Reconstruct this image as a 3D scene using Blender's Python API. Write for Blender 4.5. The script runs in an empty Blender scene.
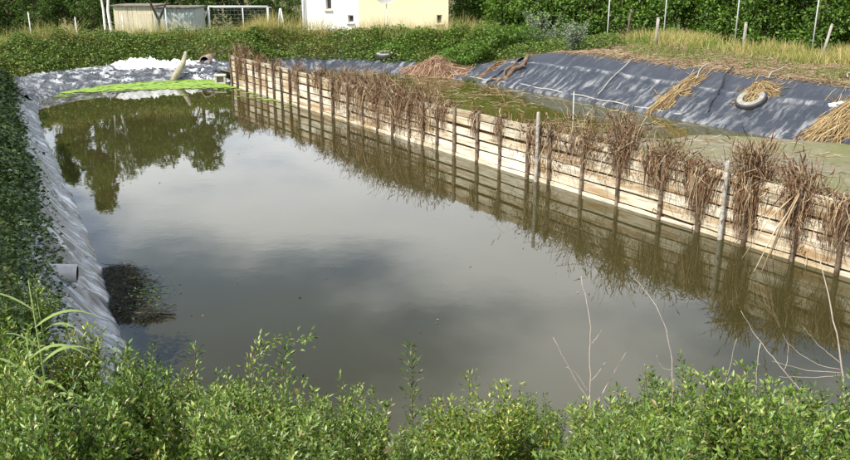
import bpy, math, random
import numpy as np
from mathutils import Vector, Matrix

rng = np.random.default_rng(7)
random.seed(7)
scene = bpy.context.scene
COL = scene.collection

# ------------------------------------------------------------------ camera
cam = bpy.data.cameras.new('camera')
cam.sensor_width = 36.0
cam.lens = 35.0
cam.clip_start = 0.05
cam.clip_end = 2000.0
camo = bpy.data.objects.new('camera', cam)
camo.location = (0, 0, 4.0)
camo.rotation_euler = (math.radians(90 - 18), 0, 0)
COL.objects.link(camo)
scene.camera = camo

# ------------------------------------------------------------------ sky, sun, exposure
SUN_EL = math.radians(48)
SUN_AZ = math.atan2(-0.80, -0.60)
SUN_DIR = Vector((math.sin(SUN_AZ) * math.cos(SUN_EL), math.cos(SUN_AZ) * math.cos(SUN_EL), math.sin(SUN_EL)))
world = bpy.data.worlds.new('World')
scene.world = world
world.use_nodes = True
wn = world.node_tree
wn.nodes.clear()
def N(tree, typ, **kw):
    n = tree.nodes.new(typ)
    for k, v in kw.items():
        if k.startswith('i_'):
            n.inputs[k[2:].replace('_', ' ')].default_value = v
        else:
            setattr(n, k, v)
    return n
def mathn(t, op, a, b=None, c=None, clamp=False):
    m = t.nodes.new('ShaderNodeMath'); m.operation = op; m.use_clamp = clamp
    for i, v in enumerate((a, b, c)):
        if v is None: continue
        if isinstance(v, (int, float)): m.inputs[i].default_value = v
        else: t.links.new(v, m.inputs[i])
    return m.outputs[0]
def ramp(t, fac, stops, interp='LINEAR'):
    r = t.nodes.new('ShaderNodeValToRGB'); r.color_ramp.interpolation = interp
    e = r.color_ramp.elements
    while len(e) < len(stops): e.new(0.5)
    for i, (p, c) in enumerate(stops):
        e[i].position = p
        e[i].color = (c, c, c, 1) if isinstance(c, (int, float)) else (c[0], c[1], c[2], 1)
    t.links.new(fac, r.inputs['Fac'])
    return r.outputs['Color']
def mixc(t, fac, a, b, blend='MIX'):
    m = t.nodes.new('ShaderNodeMix'); m.data_type = 'RGBA'; m.blend_type = blend
    for sock, v in ((m.inputs[0], fac), (m.inputs[6], a), (m.inputs[7], b)):
        if isinstance(v, (int, float)): sock.default_value = v
        elif isinstance(v, tuple): sock.default_value = (v[0], v[1], v[2], 1)
        else: t.links.new(v, sock)
    return m.outputs[2]

sky = N(wn, 'ShaderNodeTexSky', sky_type='NISHITA', sun_disc=False)
sky.sun_elevation = SUN_EL
sky.sun_rotation = SUN_AZ
sky.altitude = 200.0
sky.air_density = 1.0
sky.dust_density = 0.4
tc = N(wn, 'ShaderNodeTexCoord')
sx = N(wn, 'ShaderNodeSeparateXYZ'); wn.links.new(tc.outputs['Generated'], sx.inputs[0])
# clouds: project the direction on a flat layer
zc = mathn(wn, 'MAXIMUM', sx.outputs[2], 0.03)
zc = mathn(wn, 'ADD', zc, 0.10)
cx = mathn(wn, 'DIVIDE', sx.outputs[0], zc)
cy = mathn(wn, 'DIVIDE', sx.outputs[1], zc)
cv = N(wn, 'ShaderNodeCombineXYZ')
wn.links.new(cx, cv.inputs[0]); wn.links.new(cy, cv.inputs[1])
cv.inputs[2].default_value = 26.85
cn = N(wn, 'ShaderNodeTexNoise', i_Scale=0.7, i_Detail=6.0, i_Roughness=0.5)
wn.links.new(cv.outputs[0], cn.inputs['Vector'])
cov = ramp(wn, cn.outputs['Fac'], [(0.40, 0.0), (0.58, 1.0)], 'EASE')
cshade = ramp(wn, cn.outputs['Fac'], [(0.45, (11.3, 11.5, 11.7)), (0.75, (7.2, 7.5, 8.0))])
csky = mixc(wn, cov, sky.outputs[0], cshade)
bg = N(wn, 'ShaderNodeBackground', i_Strength=0.15)
wn.links.new(csky, bg.inputs['Color'])
wo = N(wn, 'ShaderNodeOutputWorld')
wn.links.new(bg.outputs[0], wo.inputs['Surface'])

sl = bpy.data.lights.new('sun', 'SUN')
sl.energy = 5.0
sl.angle = math.radians(0.53)
sl.color = (1.0, 0.945, 0.86)
so = bpy.data.objects.new('sun', sl)
so.rotation_euler = SUN_DIR.to_track_quat('Z', 'Y').to_euler()
so.location = (0, 0, 60)
COL.objects.link(so)

scene.view_settings.view_transform = 'Standard'
scene.view_settings.look = 'None'
scene.view_settings.exposure = 0.5
scene.view_settings.gamma = 1.0
scene.view_settings.use_curve_mapping = False
scene.render.engine = 'CYCLES'
scene.cycles.max_bounces = 6
scene.cycles.transparent_max_bounces = 8
scene.cycles.use_denoising = True

# ------------------------------------------------------------------ helpers
def tag(o, label=None, cat=None, group=None, kind=None):
    if label: o['label'] = label
    if cat: o['category'] = cat
    if group: o['group'] = group
    if kind: o['kind'] = kind
    return o
def empty(name, loc=(0, 0, 0), rz=0.0):
    o = bpy.data.objects.new(name, None)
    o.location = loc; o.rotation_euler = (0, 0, rz); o.empty_display_size = 0.1
    COL.objects.link(o)
    return o
def make_mesh(name, V, F, smooth=False):
    me = bpy.data.meshes.new(name)
    V = np.asarray(V, dtype=np.float32)
    if isinstance(F, np.ndarray):
        k = F.shape[1]; nf = F.shape[0]
        me.vertices.add(len(V)); me.vertices.foreach_set('co', V.ravel())
        me.loops.add(nf * k); me.loops.foreach_set('vertex_index', F.astype(np.int32).ravel())
        me.polygons.add(nf); me.polygons.foreach_set('loop_start', np.arange(0, nf * k, k, dtype=np.int32))
        me.update(calc_edges=True)
    else:
        me.from_pydata([tuple(map(float, v)) for v in V], [], [tuple(map(int, f)) for f in F])
    me.validate()
    if smooth:
        me.polygons.foreach_set('use_smooth', np.ones(len(me.polygons), dtype=bool))
    me.update()
    return me
def obj(name, me, mat=None, parent=None, loc=None):
    o = bpy.data.objects.new(name, me)
    if mat is not None and len(me.materials) == 0: me.materials.append(mat)
    COL.objects.link(o)
    if parent is not None: o.parent = parent
    if loc is not None: o.location = loc
    return o
class MB:
    """collects pieces of geometry of one mesh"""
    def __init__(s): s.v = []; s.f = []
    def add(s, V, F):
        b = len(s.v)
        s.v.extend([tuple(map(float, q)) for q in V]); s.f.extend([tuple(int(i) + b for i in q) for q in F])
    def box(s, c, size, rot=None):
        hx, hy, hz = size[0] / 2, size[1] / 2, size[2] / 2
        V = [Vector((x * hx, y * hy, z * hz)) for x in (-1, 1) for y in (-1, 1) for z in (-1, 1)]
        if rot is not None: V = [rot @ q for q in V]
        V = [q + Vector(c) for q in V]
        s.add(V, [(0, 1, 3, 2), (4, 6, 7, 5), (0, 4, 5, 1), (2, 3, 7, 6), (0, 2, 6, 4), (1, 5, 7, 3)])
    def tube(s, pts, rad, n=6, caps=True):
        V, F = tube(pts, rad, n, caps); s.add(V, F)
    def build(s, name, mat, parent=None, smooth=False, loc=None):
        return obj(name, make_mesh(name, s.v, s.f, smooth), mat, parent, loc)
def tube(pts, rad, n=6, caps=True):
    pts = [Vector(p) for p in pts]
    if isinstance(rad, (int, float)): rad = [rad] * len(pts)
    V = []; F = []
    for i, p in enumerate(pts):
        t = (pts[min(i + 1, len(pts) - 1)] - pts[max(i - 1, 0)]).normalized()
        ref = Vector((0, 0, 1)) if abs(t.z) < 0.9 else Vector((1, 0, 0))
        a = t.cross(ref).normalized(); b = a.cross(t).normalized()
        for k in range(n):
            w = 2 * math.pi * k / n
            V.append(p + (a * math.cos(w) + b * math.sin(w)) * rad[i])
    for i in range(len(pts) - 1):
        for k in range(n):
            F.append((i * n + k, i * n + (k + 1) % n, (i + 1) * n + (k + 1) % n, (i + 1) * n + k))
    if caps:
        F.append(tuple(range(n - 1, -1, -1)))
        F.append(tuple((len(pts) - 1) * n + k for k in range(n)))
    return V, F
def unit(a):
    return a / np.maximum(np.linalg.norm(a, axis=-1, keepdims=True), 1e-9)
def stems(P, R):
    """P (k,m,3) curves, R (k,m) radii -> three-sided thin stems (V, F quads)"""
    k, m, _ = P.shape
    T = np.empty_like(P)
    T[:, 1:-1] = P[:, 2:] - P[:, :-2]; T[:, 0] = P[:, 1] - P[:, 0]; T[:, -1] = P[:, -1] - P[:, -2]
    T = unit(T)
    ref = np.tile(np.array([[[0.31, 0.95, 0.05]]]), (k, m, 1))
    A = unit(np.cross(T, ref)); B = np.cross(A, T)
    V = np.empty((k, m, 3, 3))
    for j in range(3):
        w = 2 * math.pi * j / 3
        V[:, :, j] = P + (A * math.cos(w) + B * math.sin(w)) * R[..., None]
    idx = np.arange(k * m * 3).reshape(k, m, 3)
    F = np.stack([idx[:, :-1], np.roll(idx, -1, 2)[:, :-1], np.roll(idx, -1, 2)[:, 1:], idx[:, 1:]], -1).reshape(-1, 4)
    return V.reshape(-1, 3), F
def blades(P, Wd, side):
    """flat tapering blades: P (k,m,3), Wd (k,m) half widths, side (k,3)"""
    k, m, _ = P.shape
    L = P - side[:, None] * Wd[..., None]; Rr = P + side[:, None] * Wd[..., None]
    V = np.stack([L, Rr], 2)
    idx = np.arange(k * m * 2).reshape(k, m, 2)
    F = np.stack([idx[:, :-1, 0], idx[:, :-1, 1], idx[:, 1:, 1], idx[:, 1:, 0]], -1).reshape(-1, 4)
    return V.reshape(-1, 3), F
LEAF4 = (np.array([[0, 0, 0], [-.5, .42, .10], [0, .45, -.02], [.5, .42, .10], [0, 1, -.08]], float),
         np.array([[0, 2, 1], [1, 2, 4], [0, 3, 2], [2, 3, 4]]))
LEAF2 = (np.array([[0, 0, 0], [-.5, .5, .12], [0, 1, -.06], [.5, .5, .12]], float),
         np.array([[0, 2, 1], [0, 3, 2]]))
def leaves(pos, direc, up, length, width, base=LEAF2):
    """scatter leaf shapes: y axis along direc, z axis about up"""
    bv, bf = base
    y = unit(direc); x = unit(np.cross(y, up)); z = np.cross(x, y)
    V = (pos[:, None] + x[:, None] * (bv[None, :, 0:1] * width[:, None, None])
         + y[:, None] * (bv[None, :, 1:2] * length[:, None, None])
         + z[:, None] * (bv[None, :, 2:3] * length[:, None, None]))
    F = bf[None] + (np.arange(len(pos)) * len(bv))[:, None, None]
    return V.reshape(-1, 3), F.reshape(-1, bf.shape[1])
def cat(parts):
    V = []; F = []; b = 0
    for v, f in parts:
        V.append(v); F.append(f + b); b += len(v)
    return np.concatenate(V), np.concatenate(F)
def rdir(n, zlo=-1.0, zhi=1.0, r=rng):
    z = r.uniform(zlo, zhi, n); a = r.uniform(0, 2 * math.pi, n); q = np.sqrt(np.maximum(0, 1 - z * z))
    return np.stack([q * np.cos(a), q * np.sin(a), z], -1)
_perm = np.random.default_rng(3).random((256, 256))
def vnoise(x, y):
    xi = np.floor(x).astype(int); yi = np.floor(y).astype(int)
    fx = x - xi; fy = y - yi
    fx = fx * fx * (3 - 2 * fx); fy = fy * fy * (3 - 2 * fy)
    g = lambda a, b: _perm[a & 255, b & 255]
    return ((g(xi, yi) * (1 - fx) + g(xi + 1, yi) * fx) * (1 - fy) + (g(xi, yi + 1) * (1 - fx) + g(xi + 1, yi + 1) * fx) * fy)
def fbm(x, y, o=4):
    x = np.asarray(x, float); y = np.asarray(y, float)
    s = 0; a = .5; t = 0
    for i in range(o):
        s = s + a * vnoise(x * 2 ** i + 17.3 * i, y * 2 ** i + 5.1 * i); t += a; a *= .5
    return s / t

# ------------------------------------------------------------------ materials
def newmat(name):
    m = bpy.data.materials.new(name); m.use_nodes = True
    t = m.node_tree
    b = t.nodes['Principled BSDF']
    return m, t, b
def coord(t, kind='Object', scale=None):
    c = t.nodes.new('ShaderNodeTexCoord')
    if scale is None: return c.outputs[kind]
    mp = t.nodes.new('ShaderNodeMapping'); mp.inputs['Scale'].default_value = scale
    t.links.new(c.outputs[kind], mp.inputs['Vector'])
    return mp.outputs[0]
def wpos(t, scale=(1, 1, 1)):
    g = t.nodes.new('ShaderNodeNewGeometry')
    mp = t.nodes.new('ShaderNodeMapping'); mp.inputs['Scale'].default_value = scale
    t.links.new(g.outputs['Position'], mp.inputs['Vector'])
    return mp.outputs[0]
def noise(t, vec, scale, detail=4.0, rough=0.55):
    n = t.nodes.new('ShaderNodeTexNoise')
    n.inputs['Scale'].default_value = scale; n.inputs['Detail'].default_value = detail; n.inputs['Roughness'].default_value = rough
    t.links.new(vec, n.inputs['Vector'])
    return n.outputs['Fac']
def bump(t, b, h, strength=0.3, dist=0.02):
    n = t.nodes.new('ShaderNodeBump'); n.inputs['Strength'].default_value = strength; n.inputs['Distance'].default_value = dist
    t.links.new(h, n.inputs['Height']); t.links.new(n.outputs[0], b.inputs['Normal'])
def island(t):
    return t.nodes.new('ShaderNodeNewGeometry').outputs['Random Per Island']
def leafmat(name, stops, rough=0.5, trans=0.3, spec=0.4, patch=None, vary=False):
    m, t, b = newmat(name)
    c = ramp(t, island(t), stops)
    if patch is not None:
        pn = ramp(t, noise(t, wpos(t), patch[0], 3), [(patch[3], 0.0), (patch[4], 1.0)])
        c = mixc(t, mathn(t, 'MULTIPLY', pn, patch[2]), c, patch[1])
    if vary:
        oi = t.nodes.new('ShaderNodeObjectInfo')
        c = mixc(t, 1.0, c, ramp(t, oi.outputs['Random'], [(0.0, (.78, .88, .85)), (.5, (1.0, 1.0, 1.0)), (1.0, (1.25, 1.12, .9))]), 'MULTIPLY')
    t.links.new(c, b.inputs['Base Color'])
    b.inputs['Roughness'].default_value = rough
    b.inputs['Specular IOR Level'].default_value = spec
    tr = t.nodes.new('ShaderNodeBsdfTranslucent')
    tcol = mixc(t, 1.0, c, (1.25, 1.3, 0.6), 'MULTIPLY')
    t.links.new(tcol, tr.inputs['Color'])
    mx = t.nodes.new('ShaderNodeMixShader'); mx.inputs[0].default_value = trans
    t.links.new(b.outputs[0], mx.inputs[1]); t.links.new(tr.outputs[0], mx.inputs[2])
    t.links.new(mx.outputs[0], t.nodes['Material Output'].inputs['Surface'])
    return m
def flat(name, col, rough=0.7, spec=0.3, var=0.25, scale=8.0, metal=0.0, stretch=(1, 1, 1), bmp=0.15):
    m, t, b = newmat(name)
    n = noise(t, coord(t, 'Object', stretch), scale, 5, 0.6)
    dark = tuple(c * (1 - var) for c in col); lite = tuple(min(1, c * (1 + var)) for c in col)
    t.links.new(ramp(t, n, [(0.3, dark), (0.7, lite)]), b.inputs['Base Color'])
    b.inputs['Roughness'].default_value = rough
    b.inputs['Specular IOR Level'].default_value = spec
    b.inputs['Metallic'].default_value = metal
    if bmp: bump(t, b, n, bmp, 0.01)
    return m
M = {}
M['shrub'] = leafmat('shrub_leaf', [(0.0, (.04, .08, .008)), (.4, (.10, .17, .016)), (.8, (.18, .255, .034)), (.97, (.33, .36, .10)), (1.0, (.26, .16, .06))], 0.40, 0.16, 0.5, vary=True, patch=(1.6, (.035, .07, .010), .6, .50, .66))
M['ivy'] = leafmat('bank_leaf', [(0.0, (.03, .065, .009)), (.5, (.085, .15, .02)), (.85, (.15, .21, .035)), (1.0, (.24, .26, .07))], 0.5, 0.25, 0.35,
                   patch=(0.55, (.16, .15, .035), .55, .52, .68))
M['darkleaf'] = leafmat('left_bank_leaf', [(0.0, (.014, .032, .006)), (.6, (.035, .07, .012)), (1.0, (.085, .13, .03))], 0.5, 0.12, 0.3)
M['tree'] = leafmat('tree_leaf', [(0.0, (.03, .06, .012)), (.5, (.06, .115, .02)), (1.0, (.12, .19, .035))], 0.5, 0.35, 0.3)
M['hedge'] = leafmat('hedge_leaf', [(0.0, (.04, .085, .012)), (.5, (.085, .165, .022)), (1.0, (.18, .28, .05))], 0.5, 0.35, 0.3)
M['silver'] = leafmat('silver_leaf', [(0.0, (.12, .16, .10)), (1.0, (.30, .36, .26))], 0.6, 0.2, 0.3)
M['drygrass'] = leafmat('dry_grass_blade', [(0.0, (.15, .20, .045)), (.35, (.30, .29, .09)), (.7, (.46, .36, .15)), (1.0, (.58, .44, .26))], 0.7, 0.35, 0.2)
M['greengrass'] = leafmat('green_grass_blade', [(0.0, (.06, .12, .015)), (.6, (.13, .21, .03)), (1.0, (.28, .32, .08))], 0.6, 0.4, 0.3)
M['reedgreen'] = leafmat('reed_blade', [(0.0, (.13, .22, .04)), (1.0, (.30, .38, .12))], 0.45, 0.35, 0.4)
M['deadreed'] = leafmat('dead_reed_stem', [(0.0, (.038, .019, .010)), (.4, (.105, .05, .025)), (.75, (.20, .112, .06)), (1.0, (.42, .31, .19))], 0.8, 0.1, 0.15)
M['deadreedpale'] = leafmat('dead_reed_pale', [(0.0, (.22, .14, .075)), (.5, (.40, .29, .17)), (1.0, (.66, .54, .36))], 0.75, 0.15, 0.2)
M['seedhead'] = leafmat('reed_seed_head', [(0.0, (.045, .022, .014)), (.6, (.12, .055, .028)), (1.0, (.22, .12, .06))], 0.9, 0.1, 0.1)
M['straw'] = leafmat('straw_stem', [(0.0, (.10, .06, .025)), (.4, (.26, .17, .075)), (.8, (.42, .31, .15)), (1.0, (.62, .50, .30))], 0.75, 0.15, 0.2)
M['litter'] = leafmat('litter_stem', [(0.0, (.16, .09, .055)), (.4, (.34, .23, .15)), (.8, (.50, .38, .25)), (1.0, (.20, .24, .06))], 0.8, 0.1, 0.15)
M['heap'] = leafmat('heap_stem', [(0.0, (.12, .06, .035)), (.5, (.27, .16, .095)), (.85, (.42, .28, .18)), (1.0, (.6, .46, .33))], 0.8, 0.1, 0.15)
M['twig'] = flat('bleached_twig', (.40, .34, .28), 0.75, 0.2, 0.25, 20)
M['bark'] = flat('tree_bark', (.11, .085, .06), 0.9, 0.1, 0.4, 6, stretch=(1, 1, .2))
M['stem'] = flat('shrub_stem', (.11, .085, .04), 0.8, 0.2, 0.3, 30)
M['white_bark'] = flat('white_bark', (.72, .68, .64), 0.7, 0.2, 0.3, 5, stretch=(1, 1, 2))
M['driftwood'] = flat('driftwood', (.14, .095, .065), 0.85, 0.2, 0.55, 7, stretch=(1, 1, 1))
M['logwood'] = flat('weathered_log', (.30, .27, .19), 0.85, 0.2, 0.4, 6)
M['rubber'] = flat('tyre_rubber', (.045, .045, .047), 0.55, 0.4, 0.3, 14)
M['sidewall'] = flat('dusty_tyre_sidewall', (.24, .225, .19), 0.8, 0.2, 0.35, 9)
M['concrete'] = flat('concrete', (.52, .48, .40), 0.85, 0.2, 0.25, 9)
M['pipe'] = flat('grey_pipe', (.33, .33, .34), 0.5, 0.4, 0.25, 6)
M['pipedark'] = flat('dark_pipe_inside', (.02, .02, .02), 0.8, 0.2, 0.3, 6)
M['rim'] = flat('rusty_rim', (.26, .19, .15), 0.7, 0.2, 0.4, 9)
M['polegrey'] = flat('pale_pole', (.48, .48, .46), 0.6, 0.3, 0.15, 6)
M['stake'] = flat('weathered_stake', (.30, .275, .23), 0.85, 0.2, 0.35, 7, stretch=(1, 1, .3))
M['galv'] = flat('galvanised_metal', (.60, .62, .64), 0.45, 0.5, 0.12, 6)
M['net'] = flat('net_cord', (.20, .22, .20), 0.8, 0.2, 0.1, 6)
M['rope_dark'] = flat('dark_rope', (.03, .03, .035), 0.8, 0.2, 0.3, 20)
M['rope_pale'] = flat('pale_rope', (.36, .34, .29), 0.8, 0.2, 0.2, 20)
M['white_wall'] = flat('white_render', (.80, .79, .76), 0.9, 0.1, 0.05, 2)
M['cream_wall'] = flat('cream_render', (.78, .66, .44), 0.9, 0.1, 0.06, 1.2)
M['roof'] = flat('roof_tile', (.30, .13, .08), 0.85, 0.2, 0.3, 4)
M['frame'] = flat('window_frame', (.42, .37, .30), 0.7, 0.3, 0.15, 6)
M['shed_cream'] = flat('shed_boards_cream', (.56, .50, .36), 0.85, 0.2, 0.2, 3, stretch=(6, 6, .4))
M['shed_grey'] = flat('shed_sheet_grey', (.34, .38, .36), 0.7, 0.3, 0.2, 3, stretch=(6, 6, .4))
M['shed_roof'] = flat('shed_roof', (.20, .18, .15), 0.85, 0.2, 0.3, 3)
M['dish'] = flat('grey_dish', (.32, .31, .28), 0.6, 0.3, 0.1, 3)
M['muck'] = leafmat('wet_muck', [(0.0, (.008, .007, .005)), (.7, (.022, .02, .012)), (1.0, (.05, .055, .02))], 0.55, 0.05, 0.3)
M['path'] = flat('pale_path', (.50, .42, .30), 0.9, 0.1, 0.2, 3)
def glassmat():
    m, t, b = newmat('window_glass')
    b.inputs['Base Color'].default_value = (.03, .035, .04, 1); b.inputs['Roughness'].default_value = .06
    return m
M['glass'] = glassmat()
def groundmat():
    m, t, b = newmat('earth_and_grass')
    p = wpos(t)
    n1 = noise(t, p, 0.6, 5); n2 = noise(t, p, 9.0, 5, .65)
    c1 = ramp(t, n2, [(.3, (.05, .045, .02)), (.55, (.13, .10, .05)), (.75, (.26, .20, .12))])
    c2 = ramp(t, n2, [(.3, (.025, .045, .01)), (.7, (.09, .11, .03))])
    c = mixc(t, ramp(t, n1, [(.40, 0.0), (.58, 1.0)]), c2, c1)
    t.links.new(c, b.inputs['Base Color']); b.inputs['Roughness'].default_value = .95
    b.inputs['Specular IOR Level'].default_value = .1
    bump(t, b, n2, .6, .05)
    return m
M['ground'] = groundmat()
def watermat(name, body, scale, strength, rough=0.015):
    m, t, b = newmat(name)
    p = wpos(t, (1, 1, 1))
    n0 = noise(t, p, 0.35, 3)
    c = mixc(t, ramp(t, n0, [(.35, 0.0), (.65, 1.0)]), body, tuple(q * .8 for q in body))
    t.links.new(c, b.inputs['Base Color'])
    b.inputs['Roughness'].default_value = rough
    b.inputs['IOR'].default_value = 1.45
    h = mathn(t, 'ADD', noise(t, p, scale, 3, .5), mathn(t, 'MULTIPLY', noise(t, p, scale * .2, 2, .5), 1.2))
    bump(t, b, h, strength, .05)
    return m
M['water'] = watermat('murky_water', (.038, .034, .011), 4.0, 0.012)
M['basinwater'] = watermat('algae_water', (.070, .064, .014), 6.0, 0.02, .03)
def linermat(name, base, dust_sheen, amount, rough, stretch, waveband=None, bm=.35, spec=.6, rv=.3, sharpen=False):  # second colour is silt on the dark liner, painted sheen on the others
    m, t, b = newmat(name)
    uv = t.nodes.new('ShaderNodeUVMap')
    mp = t.nodes.new('ShaderNodeMapping'); mp.inputs['Scale'].default_value = stretch
    mp.inputs['Rotation'].default_value = (0, 0, .5)
    t.links.new(uv.outputs[0], mp.inputs['Vector'])
    n1 = noise(t, mp.outputs[0], 1.0, 9, .68)
    n2 = noise(t, uv.outputs[0], 1.1, 5, .6)
    f = ramp(t, n1, [(.49, 0.0), (.60, 1.0)] if sharpen else [(.47, 0.0), (.70, 1.0)])
    f2 = ramp(t, n2, [(.40, 0.15), (.65, 1.0)])
    f = mathn(t, 'MULTIPLY', mathn(t, 'MULTIPLY', f, f2), amount)
    c = mixc(t, f, base, dust_sheen)
    if waveband is not None:   # pale silt left along a fold line; v coordinate holds metres up the slope
        s = t.nodes.new('ShaderNodeSeparateXYZ'); t.links.new(uv.outputs[0], s.inputs[0])
        vv = mathn(t, 'ADD', s.outputs[1], mathn(t, 'MULTIPLY', mathn(t, 'SUBTRACT', n2, .5), .5))
        low = ramp(t, mathn(t, 'DIVIDE', vv, 4.0), [(0.0, .75), (waveband[0] / 4, .6), (waveband[1] / 4, .05), (1.0, 0.0)])
        d = mathn(t, 'ABSOLUTE', mathn(t, 'SUBTRACT', vv, waveband[1]))
        line = ramp(t, d, [(0.0, .95), (.04, .7), (.11, 0.0)])
        line = mathn(t, 'MULTIPLY', mathn(t, 'MULTIPLY', line, ramp(t, n1, [(.42, .05), (.62, 1.0)])), ramp(t, noise(t, uv.outputs[0], 2.3, 4, .6), [(.38, .1), (.6, 1.0)]))
        low = mathn(t, 'MULTIPLY', mathn(t, 'MULTIPLY', low, ramp(t, n1, [(.49, .02), (.61, .9)])), ramp(t, n2, [(.38, .25), (.62, 1.0)]))
        vv4 = mathn(t, 'MAXIMUM', low, line, clamp=True)
        c = mixc(t, vv4, c, dust_sheen)
    t.links.new(c, b.inputs['Base Color'])
    rr = ramp(t, n1, [(.3, rough), (.7, min(1, rough + rv))])
    t.links.new(rr, b.inputs['Roughness'])
    b.inputs['Specular IOR Level'].default_value = spec
    bump(t, b, mathn(t, 'ADD', n1, mathn(t, 'MULTIPLY', noise(t, mp.outputs[0], 3.1, 3, .5), .35)), bm, .035)
    return m
M['liner_left'] = linermat('grey_pond_liner', (.085, .10, .115), (.64, .69, .73), .95, .12, (6, 1.1, 1), bm=.6, spec=.9, rv=.2, sharpen=True)  # bluish white streaks paint the sky's gloss on the creases into the colour
M['liner_far'] = linermat('far_pond_liner', (.05, .055, .062), (.80, .80, .79), 1.0, .14, (2.5, 6, 1), bm=.5, spec=.8, rv=.2, sharpen=True)  # white streaks are glossy glints on the wrinkles, painted as colour
M['liner_right'] = linermat('dark_pond_liner', (.022, .027, .037), (.36, .36, .355), .14, .38, (4.6, 1.1, 1), waveband=(.9, 1.28), bm=.5, spec=.4)
M['white_sheet'] = flat('white_plastic_sheet', (.72, .72, .71), 0.35, 0.5, 0.06, 5)
def mudmat():
    m, t, b = newmat('silt_and_algae')
    p = wpos(t)
    n1 = noise(t, p, .8, 5, .6); n2 = noise(t, p, 5.0, 5, .6)
    c = ramp(t, n2, [(.3, (.09, .075, .042)), (.6, (.20, .17, .105)), (.8, (.30, .26, .18))])
    c = mixc(t, ramp(t, n1, [(.44, 0.0), (.62, .85)]), c, (.11, .115, .03))
    t.links.new(c, b.inputs['Base Color'])
    t.links.new(ramp(t, n1, [(.35, .25), (.65, .8)]), b.inputs['Roughness'])
    bump(t, b, n2, .4, .03)
    return m
M['mud'] = mudmat()
def duckmat():
    m, t, b = newmat('duckweed')
    p = wpos(t)
    c = ramp(t, noise(t, p, 3.0, 6, .65), [(.30, (.085, .15, .015)), (.5, (.17, .28, .025)), (.75, (.27, .36, .05))])
    t.links.new(c, b.inputs['Base Color']); b.inputs['Roughness'].default_value = .7
    bump(t, b, noise(t, p, 40, 3), .4, .01)
    return m
M['duckweed'] = duckmat()
def plankmat(name, pale, tan, brown):
    m, t, b = newmat(name)
    oi = t.nodes.new('ShaderNodeObjectInfo')
    c = coord(t, 'Object', (.6, 6, 7))
    ad = t.nodes.new('ShaderNodeVectorMath'); ad.operation = 'ADD'
    t.links.new(c, ad.inputs[0])
    sc = t.nodes.new('ShaderNodeVectorMath'); sc.operation = 'SCALE'; sc.inputs[3].default_value = 37.0
    cmb = t.nodes.new('ShaderNodeCombineXYZ')
    for i in range(3): t.links.new(oi.outputs['Random'], cmb.inputs[i])
    t.links.new(cmb.outputs[0], sc.inputs[0]); t.links.new(sc.outputs[0], ad.inputs[1])
    n1 = noise(t, ad.outputs[0], 1.0, 5, .6)
    n2 = noise(t, ad.outputs[0], 4.5, 6, .7)
    col = mixc(t, oi.outputs['Random'], pale, tan)
    col = mixc(t, ramp(t, n1, [(.46, 0.0), (.62, .9)]), col, brown)
    col = mixc(t, ramp(t, n2, [(.36, .7), (.58, 0.0)]), col, tuple(q * .35 for q in tan))
    t.links.new(col, b.inputs['Base Color']); b.inputs['Roughness'].default_value = .85
    b.inputs['Specular IOR Level'].default_value = .2
    bump(t, b, n2, .35, .01)
    return m
M['plank'] = plankmat('bleached_plank', (.82, .76, .60), (.64, .55, .39), (.36, .21, .085))
M['plank_top'] = plankmat('weathered_upper_plank', (.60, .54, .41), (.44, .37, .25), (.27, .17, .08))
M['sill'] = plankmat('bleached_sill_board', (.82, .76, .62), (.70, .62, .46), (.48, .36, .19))
M['post'] = plankmat('weathered_post', (.30, .23, .16), (.14, .10, .065), (.07, .045, .028))
M['backing'] = plankmat('brown_backing_board', (.30, .19, .09), (.20, .12, .05), (.10, .06, .03))
M['post_pale'] = plankmat('bleached_post', (.52, .49, .43), (.44, .41, .36), (.28, .23, .18))

# ------------------------------------------------------------------ terrain
NE = (0, 1.75, 3.6, 2.35, 6.5, 2.2, 40)
LE = (0, .85, .78, 1.30, 2.5, .9, 9)
LM = (0, .70, .8, 1.20, 2.5, .4, 8)
LF = (0, .42, .9, 1.05, 2.8, 0, 6.5)
FR = (.28, .55, 1.2, 1.05, 3.0, 0, 6.5)
RE = (.28, 1.28, 2.2, 1.50, 5.0, .8, 14)
BASIN = [(-2.3, 6.5) + NE, (-3.0, 7.4) + LE, (-3.6, 8.62) + LE, (-5.14, 11.82) + LE, (-7.47, 16.23) + LE, (-11.0, 23.0) + LM, (-12.0, 25.8) + LF,
         (-11.2, 28.2) + LF, (-9.06, 29.56) + LF, (-7.7, 29.9) + LF, (-6.45, 28.75) + LF, (-5.6, 29.3) + FR, (-4.0, 30.2) + FR, (-.5, 28.7) + FR, (1.2, 27.3) + FR,
         (2.4, 25.8) + RE, (4.9, 22.0) + RE, (7.0, 18.7) + RE, (8.7, 16.6) + RE, (13.0, 11.0) + RE, (12.0, 6.2) + NE, (4.0, 6.2) + NE, (0, 6.3) + NE]
B = np.array(BASIN, float)
for _ in range(2):   # round the corners
    nx = np.roll(B, -1, 0)
    B = np.stack([B * .75 + nx * .25, B * .25 + nx * .75], 1).reshape(-1, B.shape[1])
BX = B[:, :2]; BN = np.roll(BX, -1, 0)
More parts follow.
